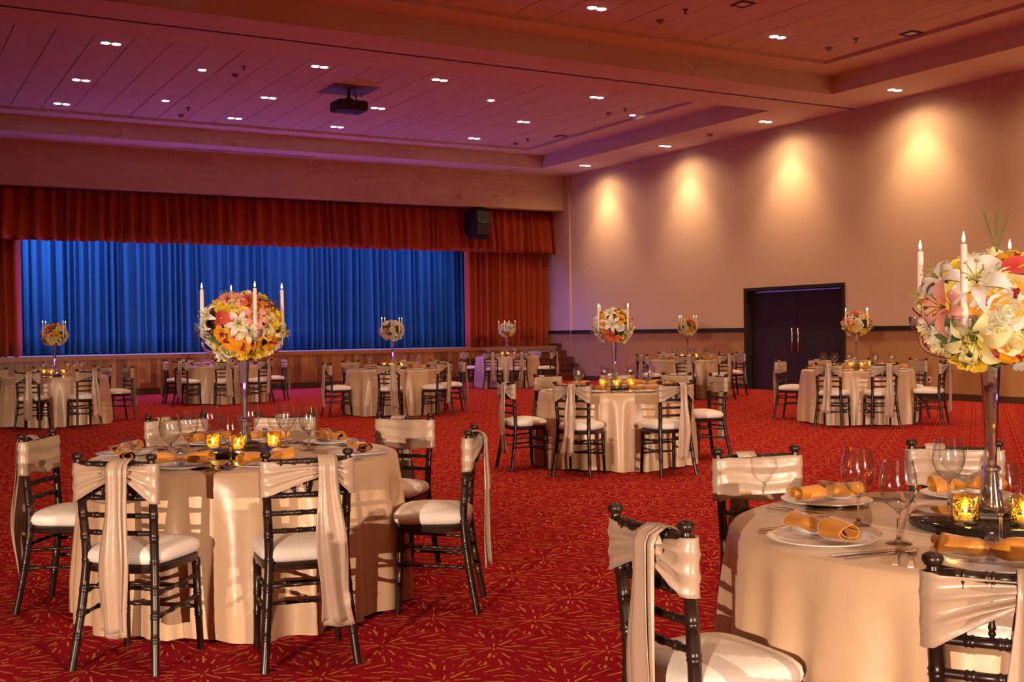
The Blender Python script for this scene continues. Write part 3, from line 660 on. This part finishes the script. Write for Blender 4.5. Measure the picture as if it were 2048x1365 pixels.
b = B(); b.tube(smooth_path([(.02, 0, .47), (.07, 0, .475), (.155, 0, .485), (.198, 0, .51), (.205, 0, .545)], 4), .0085, 10); ME_CARM = b.mesh('crystal_arm', M_GLASS)
b = B(); b.lathe([(0, .545), (.012, .545), (.014, .556), (.030, .566), (.036, .585), (.037, .602), (.0345, .602), (.033, .586), (.027, .570), (0, .566)], 20, (.205, 0, 0)); ME_CCUP = b.mesh('candle_cup', M_TGLASS, True)
# ------------------------------------------------------------------ flowers (local +z = facing outward, centre at the origin)
def patch(b, L, W, shape, nu=6, nv=4, az=0, curl=None, cup=0.0, base=0.0, z0=0.0, tilt=0.0):
    """petal running outward along azimuth az; curl(t) gives (radial, height) along its length"""
    ca, sa = math.cos(az), math.sin(az)
    def f(u, v):
        r_, h = curl(u); w = W * shape(u) * (v - .5) * 2; h2 = h + cup * (v - .5) ** 2 * 4 * W * shape(u)
        x_, y_ = base + r_ * L, w
        return (x_ * ca - y_ * sa, x_ * sa + y_ * ca, z0 + h2)
    b.grid(f, nu, nv)
def lily(name, pm):
    b = B(); rnd = random.Random(name)
    for i in range(6):
        wd_ = .019 if i % 2 else .024; rc = rnd.uniform(.8, 1.25)
        patch(b, .088, wd_, lambda t: math.sin(PI * min(1, t * .92 + .04)) ** .8 * (1 - .25 * t), 8, 4, PI / 3 * i + rnd.uniform(-.1, .1),
              lambda t: (t * (1 - .05 * t * t), .045 * math.sin(t * 1.9) - .050 * rc * t ** 3 - .012), .25, .004)
    me = b.mesh(name, pm); s_ = B()
    for i in range(6):
        a = PI / 3 * i + .4; tip = (.026 * math.cos(a), .026 * math.sin(a), .055)
        s_.tube([(0, 0, -.005), (.010 * math.cos(a), .010 * math.sin(a), .03), tip], .0012, 4); s_.tube([(tip[0] - .005 * math.sin(a), tip[1] + .005 * math.cos(a), .056), (tip[0] + .005 * math.sin(a), tip[1] - .005 * math.cos(a), .056)], .0022, 5)
    return me, s_.mesh('stamens', M_STAMEN), 'stamens'
def rose(name, pm):
    b = B(); rnd = random.Random(name)
    for lay, (n, rad, hh, op) in enumerate(((3, .0075, .027, -.1), (3, .0135, .026, .10), (4, .0195, .023, .35), (5, .0245, .016, .75))):
        for i in range(n):
            az = 2 * PI * (i + .37 * lay) / n + rnd.uniform(-.15, .15); W = rad * 1.25 + .004; ro = rnd.uniform(.85, 1.15)
            ca, sa = math.cos(az), math.sin(az)
            def f(u, v, rad=rad, hh=hh, op=op, W=W, ca=ca, sa=sa, ro=ro):
                th = (v - .5) * 2 * (W / rad) * (.55 + .45 * math.sin(PI * (.25 + .6 * u)))
                rr = rad * (.35 + .75 * math.sin(PI * .5 * min(1, u * 1.35))) + op * .026 * u ** 2.5 * ro * (1 - .7 * (2 * v - 1) ** 2) + .0035 * (v - .5)
                h = -.020 + (hh + .020) * u * ro - op * .012 * u ** 4 - .013 * (2 * v - 1) ** 2 * u
                x_, y_ = rr * math.cos(th), rr * math.sin(th)
                return (x_ * ca - y_ * sa, x_ * sa + y_ * ca, h)
            b.grid(f, 5, 6)
    b.lathe([(0, -.02), (.016, -.015), (.0230, -.003), (.0205, .005), (.0145, .0105), (.009, .014), (.004, .0165), (0, .017)], 14)
    return b.mesh(name, pm), None, None
def orchid(name, pm):
    b = B()
    for i in range(5):
        patch(b, .047, .017 if i % 2 else .0195, lambda t: math.sin(PI * (.12 + .80 * t)) ** .7, 6, 4, 2 * PI * i / 5 + PI / 2, lambda t: (t, .016 * math.sin(t * 2.2) - .014 * t * t), .12, .003)
    me = b.mesh(name, pm); l_ = B()
    patch(l_, .024, .010, lambda t: .5 + .6 * t * (1.6 - t), 5, 4, -PI / 2, lambda t: (t * .8, .012 + .014 * math.sin(t * 3)), .5, .002); l_.tube([(0, .004, 0), (0, 0, .014), (0, -.006, .022)], [.005, .005, .003], 6)
    return me, l_.mesh('lip', P['wine']), 'lip'
def spathe(name, pm):
    b = B(); patch(b, .11, .040, lambda t: math.sin(PI * (.1 + .86 * t)) ** .6 * (1.1 - .45 * t), 9, 6, PI / 2, lambda t: (t, .02 * math.sin(t * 3)), .25, -.03)
    me = b.mesh(name, pm); s_ = B(); s_.tube([(0, 0, .0), (.004, .02, .03), (.004, .05, .05)], [.004, .004, .002], 6); return me, s_.mesh('spadix', P['yellow']), 'spadix'
FLW = {}
for kind, cols_, fn in (('rose', ('white', 'cream', 'yellow', 'lemon', 'blush'), rose), ('lily', ('white', 'pink', 'lemon', 'cream', 'coral'), lily), ('orchid', ('orange', 'yellow', 'white', 'blush'), orchid), ('anthurium', ('coral', 'pink'), spathe)):
    for c_ in cols_: FLW[kind, c_] = fn(kind + '_' + c_, P[c_])
b = B()
for az in (0, 2.0, 4.1): patch(b, .085, .020, lambda t: math.sin(PI * (.05 + .93 * t)), 6, 4, az, lambda t: (t, .02 * t * t), .3, 0)
ME_LEAF = b.mesh('leaf_spray', M_LEAF)
b = B(); rnd = random.Random(4)
for q in range(3):
    ax = (q - 1) * .16
    pts = [(ax * t * .22, .03 * t * t * (q - 1), .12 * t) for t in (0, .33, .66, 1)]; b.tube(pts, [.0015, .0013, .001, .0006], 4)
    for j in range(14):
        t = .3 + .05 * j; p = (ax * t * .22, .03 * t * t * (q - 1),   .12 * t); s_ = 1 if j % 2 else -1
        b.tube([p, (p[0] + .008 * s_, p[1] + .004, p[2] + .020)], [.0011, .0004], 4)
ME_FERN = b.mesh('fern_sprig', M_FERN)
b = B()
def core(u, v):
    a = 2 * PI * u; ph = PI * v; r_ = .150 * (1 + .08 * noise.noise((3 * math.cos(a) * math.sin(ph), 3 * math.sin(a) * math.sin(ph), 3 * math.cos(ph))))
    return (r_ * math.sin(ph) * math.cos(a), r_ * math.sin(ph) * math.sin(a), .86 * r_ * math.cos(ph))
b.grid(core, 24, 14, True); ME_CORE = b.mesh('foliage', M_CORE)
RIGHT_ANG = math.atan2(RX.y, RX.x)
def place_flower(root, key, d_, rad, spin, sc_=1.0):
    me, sub, sn = FLW[key] if key in FLW else (ME_LEAF, None, None)
    z = Vector(d_).normalized(); qt = z.to_track_quat('Z', 'Y')
    pos = Vector((z.x * rad, z.y * rad, z.z * rad * .90))
    o = obj(key[0] if key in FLW else 'leaf_spray', me, root, pos); o.rotation_mode = 'QUATERNION'; o.rotation_quaternion = qt @ Vector((0, 0, 1)).rotation_difference(Vector((0, 0, 1)))
    o.rotation_quaternion = qt @ Matrix.Rotation(spin, 3, 'Z').to_quaternion(); o.scale = (sc_,) * 3
    if sub: obj(sn, sub, o)
    return o
def bouquet(x, y, z, label, spec, palette, seed, R=.175, fill=58, arms=(), fern=None):
    """spec: (right, up, flower) offsets of the flowers that face the camera; the rest of the ball is filled from the palette"""
    rnd = random.Random(seed)
    root = thing('flower_arrangement', label, 'flowers', (x, y, z), 0, 'flower arrangements on crystal stands')
    obj('foliage', ME_CORE, root)
    view = Vector((x, y, z - 1.35)).normalized(); rt = Vector((view.y, -view.x, 0)).normalized(); up = rt.cross(view)
    dirs = []
    for u, v, key, sc_ in spec:
        q = u * u + v * v
        if q > .98: k_ = math.sqrt(.98 / q); u *= k_; v *= k_; q = .98
        d_ = rt * u + up * v - view * math.sqrt(1 - q); dirs.append(d_)
        place_flower(root, key, d_, R * (1.06 if key[0] in ('lily', 'anthurium') else 1.0), rnd.uniform(0, 6.28), sc_)
    n = 0
    for i in range(fill):
        ph = math.acos(1 - 2 * (i + .5) / fill); th = PI * (1 + 5 ** .5) * i + seed
        d_ = Vector((math.sin(ph) * math.cos(th), math.sin(ph) * math.sin(th), math.cos(ph)))
        if d_.z < -.86: continue
        if any(d_.dot(e) > .93 for e in dirs): continue
        if -.45 < d_.z < .5 and any(abs((math.atan2(d_.y, d_.x) - w + PI) % (2 * PI) - PI) < .17 for w in arms): continue
        key = palette[rnd.randrange(len(palette))]
        place_flower(root, key, d_, R * rnd.uniform(.92, 1.03) * (1.04 if key[0] == 'lily' else 1), rnd.uniform(0, 6.28), rnd.uniform(.92, 1.15) * (.8 if key[0] == 'lily' else 1.12))
    for i in range(16):
        d_ = Vector((rnd.gauss(0, 1), rnd.gauss(0, 1), rnd.gauss(0, .8))).normalized()
        place_flower(root, ('leaf', ''), d_, R * .86, rnd.uniform(0, 6.28), rnd.uniform(.7, 1.0))
    if fern: obj('fern_sprig', ME_FERN, root, (rt.x * fern[0] * R, rt.y * fern[0] * R, fern[1] * R), (0, 0, math.atan2(rt.y, rt.x)))
    return root
SPEC2 = [(-0.17, 0.50, ('lily', 'white'), 1.15), (-0.72, 0.57, ('lily', 'white'), 0.80), (-0.36, 0.69, ('rose', 'yellow'), 1.25), (-0.02, 0.71, ('rose', 'white'), 1.25), (0.31, 0.66, ('anthurium', 'coral'), 1.00), (0.35, 0.84, ('orchid', 'orange'), 1.00), (0.28, 0.41, ('rose', 'cream'), 1.25), (0.10, 0.35, ('rose', 'lemon'), 1.10), (-0.02, 0.29, ('rose', 'white'), 1.00), (-0.62, 0.08, ('lily', 'pink'), 1.05), (-0.95, 0.28, ('lily', 'cream'), 0.75), (-1.11, 0.10, ('rose', 'cream'), 0.90), (-1.02, -0.03, ('orchid', 'orange'), 1.15), (-0.92, -0.17, ('rose', 'white'), 0.90), (-0.39, 0.25, ('rose', 'yellow'), 1.20), (-0.13, 0.14, ('orchid', 'orange'), 1.10), (0.25, -0.00, ('rose', 'white'), 1.35), (0.34, 0.21, ('orchid', 'orange'), 1.15), (-0.02, -0.08, ('rose', 'white'), 1.25), (0.12, -0.31, ('rose', 'cream'), 1.30), (-1.01, -0.32, ('rose', 'cream'), 1.00), (-0.71, -0.32, ('rose', 'white'), 0.95), (-0.80, -0.48, ('rose', 'white'), 1.00), (-0.73, -0.61, ('rose', 'cream'), 1.00), (-0.98, -0.52, ('rose', 'yellow'), 0.90), (-1.01, -0.66, ('orchid', 'orange'), 1.05), (-0.19, -0.48, ('lily', 'lemon'), 1.15), (0.06, -0.73, ('orchid', 'orange'), 1.00), (0.35, -0.71, ('orchid', 'orange'), 1.05), (0.35, -0.48, ('rose', 'cream'), 1.20), (-0.44, -0.06, ('leaf', ''), 1.00), (-0.42, -0.56, ('leaf', ''), 0.90)]
SPEC1 = [(-0.41, 0.81, ('lily', 'pink'), 0.70), (-0.14, 0.77, ('lily', 'pink'), 0.70), (0.21, 0.74, ('lily', 'coral'), 0.70), (-0.51, 0.57, ('rose', 'yellow'), 1.00), (-0.24, 0.63, ('rose', 'cream'), 1.00), (-0.37, 0.46, ('rose', 'yellow'), 1.00), (0.09, 0.58, ('orchid', 'orange'), 1.00), (0.30, 0.60, ('rose', 'yellow'), 1.00), (0.55, 0.56, ('orchid', 'orange'), 1.00), (-0.56, 0.23, ('anthurium', 'coral'), 1.00), (-0.86, 0.29, ('lily', 'white'), 0.85), (-0.96, 0.00, ('lily', 'white'), 0.80), (-0.98, -0.25, ('rose', 'white'), 1.00), (-0.85, -0.39, ('rose', 'white'), 1.10), (-0.27, 0.22, ('rose', 'yellow'), 1.10), (0.00, 0.30, ('rose', 'yellow'), 1.10), (0.30, 0.27, ('lily', 'pink'), 0.90), (-0.11, 0.09, ('lily', 'white'), 0.85), (0.09, -0.11, ('lily', 'cream'), 0.85), (0.20, -0.25, ('rose', 'white'), 1.00), (0.65, 0.26, ('rose', 'cream'), 1.00), (0.78, 0.07, ('rose', 'yellow'), 1.00), (0.34, -0.14, ('rose', 'cream'), 1.00), (0.65, -0.15, ('rose', 'cream'), 1.00), (0.94, -0.17, ('lily', 'lemon'), 0.80), (-0.56, -0.19, ('orchid', 'orange'), 1.05), (-0.37, -0.42, ('orchid', 'orange'), 1.15), (-0.17, -0.31, ('orchid', 'orange'), 1.10), (-0.01, -0.53, ('orchid', 'orange'), 1.20), (0.26, -0.41, ('orchid', 'orange'), 1.05), (0.71, -0.45, ('orchid', 'orange'), 1.15), (-0.62, -0.79, ('rose', 'white'), 1.30), (-0.38, -0.68, ('rose', 'cream'), 1.10), (-0.72, -0.56, ('rose', 'lemon'), 1.00), (-0.06, -0.79, ('rose', 'yellow'), 1.00), (0.37, -0.76, ('rose', 'yellow'), 1.10), (0.57, -0.73, ('rose', 'lemon'), 1.10), (0.77, -0.79, ('rose', 'yellow'), 0.90), (0.89, -0.59, ('rose', 'white'), 1.10), (-0.56, -0.42, ('leaf', ''), 0.90)]
# ------------------------------------------------------------------ tables
def cloth(seed):
    rnd = random.Random(seed); ph = [rnd.uniform(0, 6.28) for _ in range(6)]; n1 = rnd.choice((17, 18, 19)); b = B()
    b.lathe([(0, TZ), (TR * .5, TZ), (TR - .02, TZ)], 240)
    def f(u, v):
        a = 2 * PI * u
        if v < .12: q = v / .12; return ((TR - .02 + .02 * math.sin(q * PI / 2)) * math.cos(a), (TR - .02 + .02 * math.sin(q * PI / 2)) * math.sin(a), TZ - .02 * (1 - math.cos(q * PI / 2)))
        q = (v - .12) / .88
        w = math.cos(n1 * a + ph[0] + 1.6 * math.sin(3 * a + ph[1]) + .8 * math.sin(7 * a + ph[3])); w = math.copysign(abs(w) ** .8, w)
        amp = .80 + .30 * math.sin(4 * a + ph[2]) * math.sin(a + ph[1])
        g = min(1.0, q * 1.25) ** .75
        r_ = TR + .004 + .030 * g + .042 * g * w * amp + .008 * g * math.cos(41 * a + ph[4] + 2 * math.sin(5 * a))
        a2 = a + .02 * g * math.sin(n1 * a + ph[4])
        return (r_ * math.cos(a2), r_ * math.sin(a2), TZ - .02 - (TZ - .03) * q + (.010 * math.sin(5 * a + ph[5]) if v == 1 else 0))
    b.grid(f, 240, 16, True)
    me = b.mesh('tablecloth', M_CLOTH); bm = bmesh.new(); bm.from_mesh(me); bmesh.ops.remove_doubles(bm, verts=bm.verts[:], dist=.0005); bmesh.ops.recalc_face_normals(bm, faces=bm.faces[:]); bm.to_mesh(me); bm.free()
    me.polygons.foreach_set('use_smooth', [True] * len(me.polygons)); return me
CLOTHS = [cloth(3), cloth(7), cloth(12)]
b = B(); b.lathe([(0, TZ - .03), (TR - .02, TZ - .03), (TR - .02, TZ - .006), (0, TZ - .006)], 48); ME_TOP = b.mesh('tabletop', M_DARKWOOD, True, ang=40)
b = B(); b.tube([(.45, 0, 0), (.42, 0, TZ - .03)], .016, 8); ME_TLEG = b.mesh('table_leg', M_BLACK)
WH = [('rose', 'white')] * 4 + [('rose', 'cream')] * 2 + [('lily', 'white')] * 2
YE = [('rose', 'yellow')] * 3 + [('rose', 'cream')] * 3 + [('orchid', 'orange')] * 3
MIX = WH + YE + [('lily', 'pink')]
# name, centre, phrase, chairs (x, y, facing) or (position angle), seats, bouquet label, spec, palette, candle turn
def R8(c, deg, r=1.22): a = math.radians(deg); return (c[0] + r * math.cos(a), c[1] + r * math.sin(a), deg + 180)
TABLES = []
def T(c, ph, near, far, bl, pal, spec=(), turn=0, seats=None, detail=0, fill=58): TABLES.append((c, ph, near, far, bl, pal, spec, turn, seats, detail, fill))
c = (1.646, 5.61)
T(c, 'large front left table', [(.825, 4.687, 47), (1.525, 4.319, 79), (2.60, 4.88, 147)], [(.70, 6.112, -33), (1.60, 6.92, -88), (2.22, 6.68, -121), (2.756, 6.06, -140)],
  'big yellow, orange, pink bouquet on the large front left table', YE + [('lily', 'pink'), ('rose', 'white')], SPEC1, 0, (24, 63, 93, 150, 187, 225, 263, 320), 2, 64)
c = (2.90, 2.19)
T(c, 'cropped front right table', [(1.70, 2.33, -4), (1.975, 1.425, 38)], [(3.05, 3.40, -106), (3.88, 3.11, -135), R8(c, 2), R8(c, -46)], 'white, yellow and pink bouquet cut by the right picture edge', MIX, SPEC2, 20, (170, 97, 45, 217, 2, 314), 2, 64)
c = (6.57, 9.37)
T(c, 'middle table', [R8(c, q) for q in (171.7, 215.4, 263.3)], [R8(c, q) for q in (348.6, 20, 53.6, 93.7)], 'white and orange bouquet with coral lily on the middle table', WH + [('orchid', 'orange')] * 4 + [('rose', 'yellow')],
  [(-.1, .1, ('lily', 'white'), 1.1), (-.15, -.55, ('lily', 'coral'), 1.0), (-.75, .1, ('lily', 'white'), 1.0), (-.2, .7, ('lily', 'white'), .9), (.35, .4, ('orchid', 'orange'), 1.3), (-.55, .3, ('orchid', 'orange'), 1.2), (-.5, -.2, ('orchid', 'orange'), 1.2), (.3, -.75, ('orchid', 'orange'), 1.3), (.75, -.2, ('rose', 'cream'), 1.4), (.8, .2, ('lily', 'pink'), .7)], 8, None, 1, 58)
c = (12.2, 11.4)
T(c, 'table right of the doors', [R8(c, q) for q in (204.9, 240, 294.2)], [R8(c, q) for q in (111, 70.6, 42.8, 356.5)], 'mixed bouquet with pink lilies on table right of doors', MIX + YE, [(-.6, .15, ('lily', 'pink'), 1.0), (-.1, .8, ('lily', 'coral'), .8), (.1, .2, ('rose', 'white'), 1.2)], 0)
c = (2.51, 18.75)
T(c, 'far left table', [R8(c, q) for q in (243.7, 284.8)], [R8(c, q) for q in (128, 90, 44.3, 12.1)], 'yellow bouquet in front of left end of blue curtain', MIX + YE, [(-.35, .6, ('lily', 'coral'), .8), (-.6, .2, ('lily', 'pink'), .8)], 30)
c = (6.23, 22.48)
T(c, 'stage table behind big bouquet', [R8(c, q) for q in (208.7, 253.2, 293.8)], [R8(c, q) for q in (158, 117.7, 352.5)], 'far bouquet hidden behind the big front left bouquet', MIX, (), 0, None, 0, 40)
c = (7.65, 17.4)
T(c, 'table below the blue curtain', [R8(c, q) for q in (181.5, 243.1, 291.4)], [R8(c, q) for q in (104.9, 53.6, 24.3, 340)], 'white and blush bouquet in front of the blue curtain', WH * 2 + [('rose', 'blush')] * 5 + [('rose', 'yellow')], [(-.6, 0, ('lily', 'pink'), .7), (.1, .6, ('rose', 'blush'), 1.2)], 12)
c = (13.53, 23.83)
T(c, 'table beside stage steps', [R8(c, q) for q in (221.2, 255.1, 310.6)], [R8(c, q) for q in (125, 24.4)], 'small white and yellow bouquet in front of red curtain', WH + YE, [(-.05, -.5, ('lily', 'coral'), .8), (0, .1, ('lily', 'white'), 1.0)], 45)
c = (14.13, 17.6)
T(c, 'wall table left of doors', [R8(c, q) for q in (183, 228.3, 268)], [R8(c, q) for q in (73.6, 27, 348.7)], 'white and orange bouquet left of the double doors', WH + YE + [('orchid', 'orange')] * 2, [(.3, .6, ('lily', 'coral'), .9), (.5, .3, ('orchid', 'orange'), 1.1)], 15)
def px_of(x, y, z=.8):
    d_ = Vector((x, y, z - 1.35)); return 1024 + FPX * d_.dot(RX) / d_.dot(FW)
kk = 0
for ti, (c, ph, near, far, bl, pal, spec, turn, seats, detail, fill) in enumerate(TABLES):
    t = thing('banquet_table', 'round table draped in champagne satin, the ' + ph, 'table', (c[0], c[1], 0), 0, 'round banquet tables')
    cl = obj('tablecloth', CLOTHS[ti % 3], t, (0, 0, 0), (0, 0, ti * 1.3)); obj('tabletop', ME_TOP, t)
    for q in range(4): obj('table_leg', ME_TLEG, t, (0, 0, 0), (0, 0, q * PI / 2 + .4))
    for side, lst in (('near', near), ('far', far)):
        for i, (x, y, dg) in enumerate(sorted(lst, key=lambda q: px_of(q[0], q[1]))):
            jit = random.uniform(-4, 4) if ti > 1 else 0
            chair(x, y, dg + jit, 'dark wooden chair, %s from left on %s side of %s' % (ORD[i], side, ph), kk); kk += 1
    # centrepiece
    tag(obj('turntable', ME_TRAY, None, (c[0], c[1], TZ + .015)), 'round black granite turntable at centre of ' + ph, 'turntable', 'granite turntables')
    zt = TZ + .0315
    cn = thing('candelabrum', 'tall crystal candelabrum stand on ' + ph, 'candelabrum', (c[0], c[1], zt), RIGHT_ANG + math.radians(turn), 'crystal candelabra')
    for nm, me in (('base', ME_CBASE), ('bell', ME_CBELL), ('collar', ME_CCOL), ('trumpet', ME_CTR)): obj(nm, me, cn)
    arms = []
    for q, a in enumerate((-152, -60, 30, 120)):
        ar = obj('arm', ME_CARM, cn, (0, 0, 0), (0, 0, math.radians(a))); obj('candle_cup', ME_CCUP, ar)
        wa = math.radians(a + turn) + RIGHT_ANG; arms.append(wa)
        cx, cy_ = c[0] + .205 * math.cos(wa), c[1] + .205 * math.sin(wa)
        ca_ = thing('taper_candle', 'lit white taper candle, %s of the %s bouquet' % (('front left', 'front right', 'rear right', 'rear left')[q], ph), 'candle', (cx, cy_, zt + .5665), 0, 'white taper candles')
        obj('taper_body', ME_TAPER, ca_); obj('wick', ME_WICK, ca_); obj('flame', ME_FLAME, ca_, (0, 0, .243), (0, 0, 0), random.uniform(.85, 1.15))
    bouquet(c[0], c[1], 1.392, bl, spec, pal, 31 + ti * 7, .183, fill, arms, (None, (.12, .95), (.75, .55), None, None, None, None, None, None)[ti])
    for q, a in enumerate((-141, -88, -22)):
        wa = math.radians(a + (4 if ti % 2 else 0)) + RIGHT_ANG
        v = thing('votive', 'gilt glass votive with lit candle, %s of three on %s' % (('left', 'middle', 'right')[q], ph), 'votive', (c[0] + .172 * math.cos(wa), c[1] + .172 * math.sin(wa), zt), random.uniform(0, 6), 'gilt glass votives')
        obj('glass', ME_VGLASS, v); obj('gilt_lining', ME_VGOLD, v); w_ = obj('tea_light', ME_VWAX, v); obj('flame', ME_VFL, w_, (0, 0, .031)); pl = lamp('votive_light', 'POINT', (0, 0, .052), 0.55, (1.0, .58, .12), None, shadow_soft_size=.008); pl.parent = v
    # place settings
    sl = seats or sorted({round(math.degrees(math.atan2(y - c[1], x - c[0]))) for x, y, _ in near + far})
    rows = []
    for dg in sl:
        a = math.radians(dg); rows.append((dg, px_of(c[0] + .6 * math.cos(a), c[1] + .6 * math.sin(a))))
    rows.sort(key=lambda q: q[1])
    for si, (dg, _) in enumerate(rows):
        a = math.radians(dg); o_ = Vector((math.cos(a), math.sin(a), 0)); f_ = -o_; r_ = Vector((f_.y, -f_.x, 0)); C = Vector((c[0], c[1], 0))
        place = '%s setting from left on %s' % (ORD[si], ph)
        def at(rad, lat, z): p = C + o_ * rad + r_ * lat; return (p.x, p.y, z)
        tag(obj('dinner_plate', ME_PLATE, None, at(.600, 0, TZ + .0005)), 'white dinner plate, ' + place, 'plate', 'white dinner plates')
        ang = a + PI / 2 + random.uniform(-.45, .45)
        np_ = tag(obj('napkin', ME_NAP[si % 3], None, at(.600, 0, TZ + .0155), (0, 0, ang), 1.25), 'rolled gold satin napkin, ' + place, 'napkin', 'gold rolled napkins')
        obj('napkin_ring', ME_RING, np_, (0, 0, .000))['label'] = 'square crystal napkin ring'
        gp = {(0, 187): (1.233, 5.431), (0, 150): (1.376, 5.67), (0, 225): (1.461, 5.213), (0, 320): (1.971, 5.572), (0, 24): (1.905, 5.74), (0, 63): (1.80, 6.02), (0, 93): (1.57, 5.99),
              (1, 170): (2.47, 2.164), (1, 97): (2.604, 2.434), (1, 45): (3.082, 2.49), (1, 217): (2.638, 1.964), (1, 2): 0, (1, 314): 0}.get((ti, dg)) if ti < 2 else 0
        if gp is not None: tag(obj('wine_glass', ME_WINE, None, (*gp, TZ + .0005) if gp else at(.455, .115, TZ + .0005)), 'empty wine glass, ' + place, 'wine glass', 'empty wine glasses')
        if detail:
            for nm, me, lat, nn in (('table_knife', ME_KNIFE, .185, 'inner'), ('table_knife', ME_KNIFE, .212, 'outer'), ('table_fork', ME_FORK, -.19, 'inner'), ('table_fork', ME_FORK, -.225, 'outer')):
                tag(obj(nm, me, None, at(.585 - .02 * (nn == 'outer'), lat, TZ + .0008), (0, 0, a + PI + random.uniform(-.05, .05))), '%s silver %s, %s' % (nn, nm.split('_')[1], place), nm.split('_')[1], 'silver cutlery')
c = (1.646, 5.61)
tag(obj('bread_roll', ME_ROLL, None, (1.735, 5.36, TZ + .001), (0, 0, .4)), 'golden scored bread roll on the large front left table', 'bread roll')
